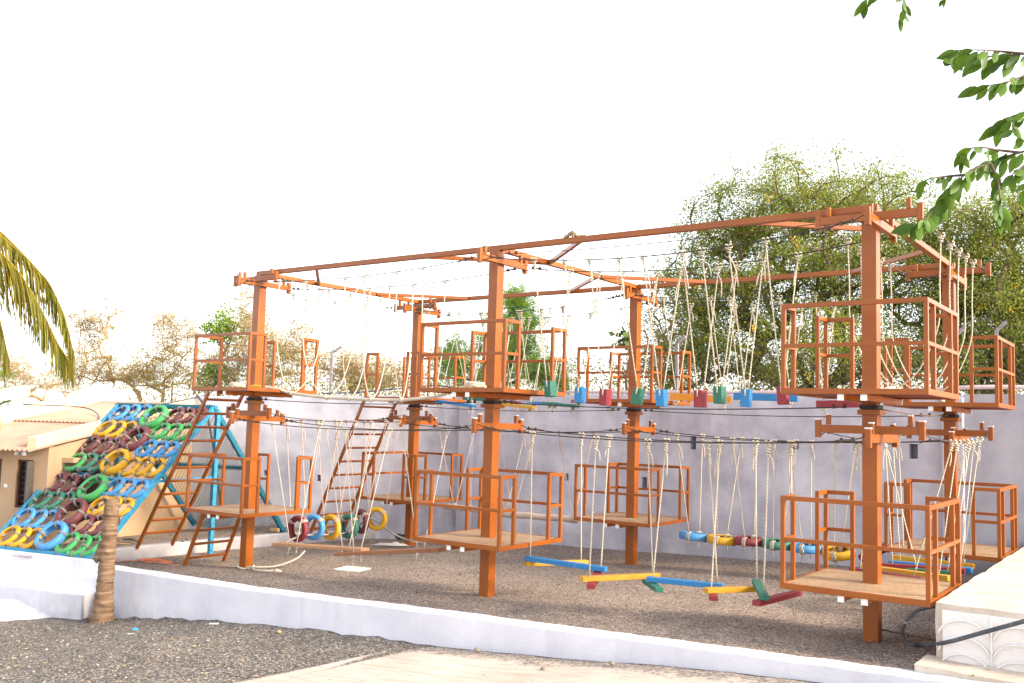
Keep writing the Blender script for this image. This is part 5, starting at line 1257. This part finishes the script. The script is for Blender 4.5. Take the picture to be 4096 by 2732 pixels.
tree('broadleaf_bush', 'dark big leaved plant peeping over the wall by the middle back tower', 'bush', GT, tuple(ony(2530, 1640, 6.6))[:2]+(-.1,),
     [bw_(2510, 1360, 35, 30, 6.6)], 8, 60, 0, .15, .75, M['bush'], M['bark'], .03, 2, .2, .07, .3, .5, None, 0, 2.3)
def thicket():
    n = 46000; x = RNG.uniform(-16, 18, n); y = RNG.uniform(7.5, 12, n)-np.clip(-x-2, 0, 9)*.0; hgt = 3.15+.35*np.sin(x*1.3)+.3*np.sin(x*3.1+1)+.2*np.sin(x*6.7)
    z = hgt*RNG.uniform(.45, 1, n)**.7; c = np.stack([x, y+RNG.normal(size=n)*.3, z], 1); v, f = leaf_quads(c, .085, .42, .1)
    ob = fastmesh('thicket', v, f, M['thorn'], None, (0, 0, 0)); tag(ob, 'dry brown green thicket massed low behind the boundary wall', 'thicket', None, 'stuff')
thicket()
mb = MB()
for px, py in ((2260, 2192), (2280, 2196), (2245, 2185), (2195, 2195), (2160, 2190)):
    c = onz(px, py, -.06)
    for k in range(5):
        a = random.uniform(0, 6.3); q = c+V((.05*math.cos(a), .05*math.sin(a), random.uniform(.02, .08))); s = V((math.sin(a), -math.cos(a), .3))*.012; mb.add([c, lerp(c, q, .5)+s, q, lerp(c, q, .5)-s], [(0, 1, 2, 3)])
single('weeds', mb, M['bush'], 'small green weeds sprouting at the wall foot behind the middle front tower', 'weeds', onz(2250, 2190, -.06))

# overhanging branches of a near tree, leaves modelled one by one
def ovate(mb, p, d, s, L, W):
    nrm = d.cross(s).normalized(); prof = [(0, 0), (.12, .55), (.3, .95), (.5, 1.), (.7, .8), (.87, .42), (1, 0)]
    vs = []; cv = random.uniform(.05, .18); fo = random.uniform(.1, .28)
    for f, w in prof:
        c = p+d*L*f-nrm*L*cv*f*f; vs += [c+s*W*w*.5+nrm*W*w*fo*.5, c, c-s*W*w*.5+nrm*W*w*fo*.5]
    fs = []
    for i in range(6): fs += [(i*3, i*3+1, i*3+4, i*3+3), (i*3+1, i*3+2, i*3+5, i*3+4)]
    mb.add(vs, fs, None, True)
ftp = ond(4900, 700, 5.4); t = Thing('overhanging_tree', 'leafy tree branches with glossy ovate leaves hanging in at the top right corner', 'tree', (ftp.x, ftp.y, g_out(ftp.x)))
mb = MB(); mb.tube(smoothpts([(ftp.x+.1, ftp.y, g_out(ftp.x)-.2), (ftp.x, ftp.y+.05, 1.5), tuple(ftp), tuple(ond(4800, -300, 5.4))], 6), [.16-.006*i for i in range(19)], 12); t.part('trunk', mb, M['bark'])
TWG = [([(4850, 200), (4300, 190), (4096, 215), (3960, 225), (3850, 215), (3800, 228)], 5.0, 17, 88), ([(4300, 190), (4120, 290), (4020, 330), (3920, 345)], 5.0, 12, 82), ([(4096, 215), (4000, 205), (3930, 200), (3830, 200)], 4.9, 9, 84),
       ([(4850, 300), (4300, 390), (4120, 440), (4040, 470), (3985, 500)], 4.9, 12, 82), ([(4850, 700), (4400, 640), (4200, 590), (4080, 610), (3960, 650), (3860, 700), (3790, 765), (3740, 830), (3700, 880), (3655, 900)], 4.6, 30, 84),
       ([(4200, 590), (4090, 560), (4060, 520), (4045, 480)], 4.7, 7, 64), ([(4080, 610), (3990, 600), (3930, 590), (3860, 600), (3850, 640)], 4.6, 9, 66), ([(3960, 650), (3990, 720), (4000, 790), (4005, 840), (4015, 870)], 4.6, 12, 84),
       ([(3860, 700), (3790, 705), (3720, 715), (3690, 728)], 4.6, 8, 62), ([(4250, 600), (4130, 640), (4060, 690), (4020, 740)], 4.7, 11, 78), ([(4850, 600), (4300, 700), (4130, 730), (4090, 760)], 4.9, 5, 74), ([(4850, 300), (4400, 420), (4150, 445), (4095, 450)], 4.8, 3, 60),
       ([(4700, -200), (4000, -130), (3600, -60), (3490, -20), (3450, 15)], 5.2, 6, 66), ([(4700, -200), (3900, -100), (3640, -40), (3620, 20), (3608, 70)], 5.1, 8, 62), ([(4700, -200), (4000, -90), (3820, -40), (3775, -6)], 5.1, 5, 46)]
for P, D, n, Lpx in TWG:
    n = int(n*1.45)
    pts = smoothpts([ond(px, py, D+.08*math.sin(i*2.1)) for i, (px, py) in enumerate(P)], 5); N = len(pts); mb = MB(); mb.tube(pts, [.006*(1-i/N)+.0014 for i in range(N)], 6); br = t.part('branch', mb, M['bark'])
    mb = MB(); vis = [i for i in range(N-1) if True]; st = int(N*.32) if P[0][0] > 4300 else int(N*.12)
    for k in range(n):
        f = st+(N-1.01-st)*(k+.5*random.random())/max(1, n-1); f = min(f, N-1.01); i = int(f); p = lerp(pts[i], pts[i+1], f-i); tg = (pts[i+1]-pts[i]).normalized()
        sd = -1 if k % 2 else 1; ov = tg.cross(_fw).normalized()*sd; d = (tg*.75+ov*.45+V((0, 0, -.75))+V((random.uniform(-.3, .3), random.uniform(-.3, .3), random.uniform(-.25, .15)))).normalized()
        if k == n-1: d = (tg+V((0, 0, -.4))).normalized()
        s = d.cross(-_fw+V((random.uniform(-.7, .7), random.uniform(-.7, .7), random.uniform(-.5, .7)))).normalized(); L = Lpx/F*D*random.uniform(.72, 1.15)
        q = p+d*.008; mb.tube([p, q], .0018, 4, False); ovate(mb, q, d, s, L, L*random.uniform(.38, .48))
    t.part('leaves', mb, M['fgleaf'], under=br)

# ------------------------------------------------------------------ light, sky, camera
SUN_AZ, SUN_EL = math.radians(77), math.radians(27)      # azimuth clockwise from +y
w = bpy.data.worlds.new('World'); scene.world = w; w.use_nodes = True
n, l = w.node_tree.nodes, w.node_tree.links; bg = n['Background']
sky = n.new('ShaderNodeTexSky'); sky.sky_type = 'NISHITA'; sky.sun_disc = False; sky.sun_elevation = SUN_EL; sky.sun_rotation = SUN_AZ
sky.dust_density = 1.6; sky.air_density = 1.; sky.ozone_density = 1.; sky.altitude = 200
hs = n.new('ShaderNodeHueSaturation'); hs.inputs['Saturation'].default_value = .26; hs.inputs['Value'].default_value = 1.
l.new(sky.outputs[0], hs.inputs['Color']); l.new(hs.outputs[0], bg.inputs[0]); bg.inputs[1].default_value = .15
sl = bpy.data.lights.new('sun', 'SUN'); sl.energy = 2.1; sl.angle = math.radians(13); sl.color = (1., .83, .58)
so = bpy.data.objects.new('sun', sl); COL.objects.link(so)
sd = V((math.sin(SUN_AZ)*math.cos(SUN_EL), math.cos(SUN_AZ)*math.cos(SUN_EL), math.sin(SUN_EL))); so.rotation_euler = sd.to_track_quat('Z', 'Y').to_euler(); so.location = (8, 4, 12)
cam = bpy.data.cameras.new('camera'); co = bpy.data.objects.new('camera', cam); COL.objects.link(co)
cam.sensor_width = 36; cam.lens = F/4096*36; cam.clip_end = 5000; cam.clip_start = .05
co.matrix_world = Matrix.Translation(CAM) @ Matrix((( _R.x, _U.x, -_fw.x), (_R.y, _U.y, -_fw.y), (_R.z, _U.z, -_fw.z))).to_4x4()
scene.camera = co
vs_ = scene.view_settings; vs_.view_transform = 'Standard'; vs_.look = 'None'; vs_.exposure = 1.95; vs_.gamma = 1.; vs_.use_curve_mapping = False
scene.cycles.max_bounces = 6; scene.cycles.diffuse_bounces = 3; scene.cycles.transparent_max_bounces = 6
for o in list(COL.objects):
    if o.parent is None:
        o.location = o.location*SC
        if o.type in ('MESH', 'EMPTY'): o.scale = (SC, SC, SC)
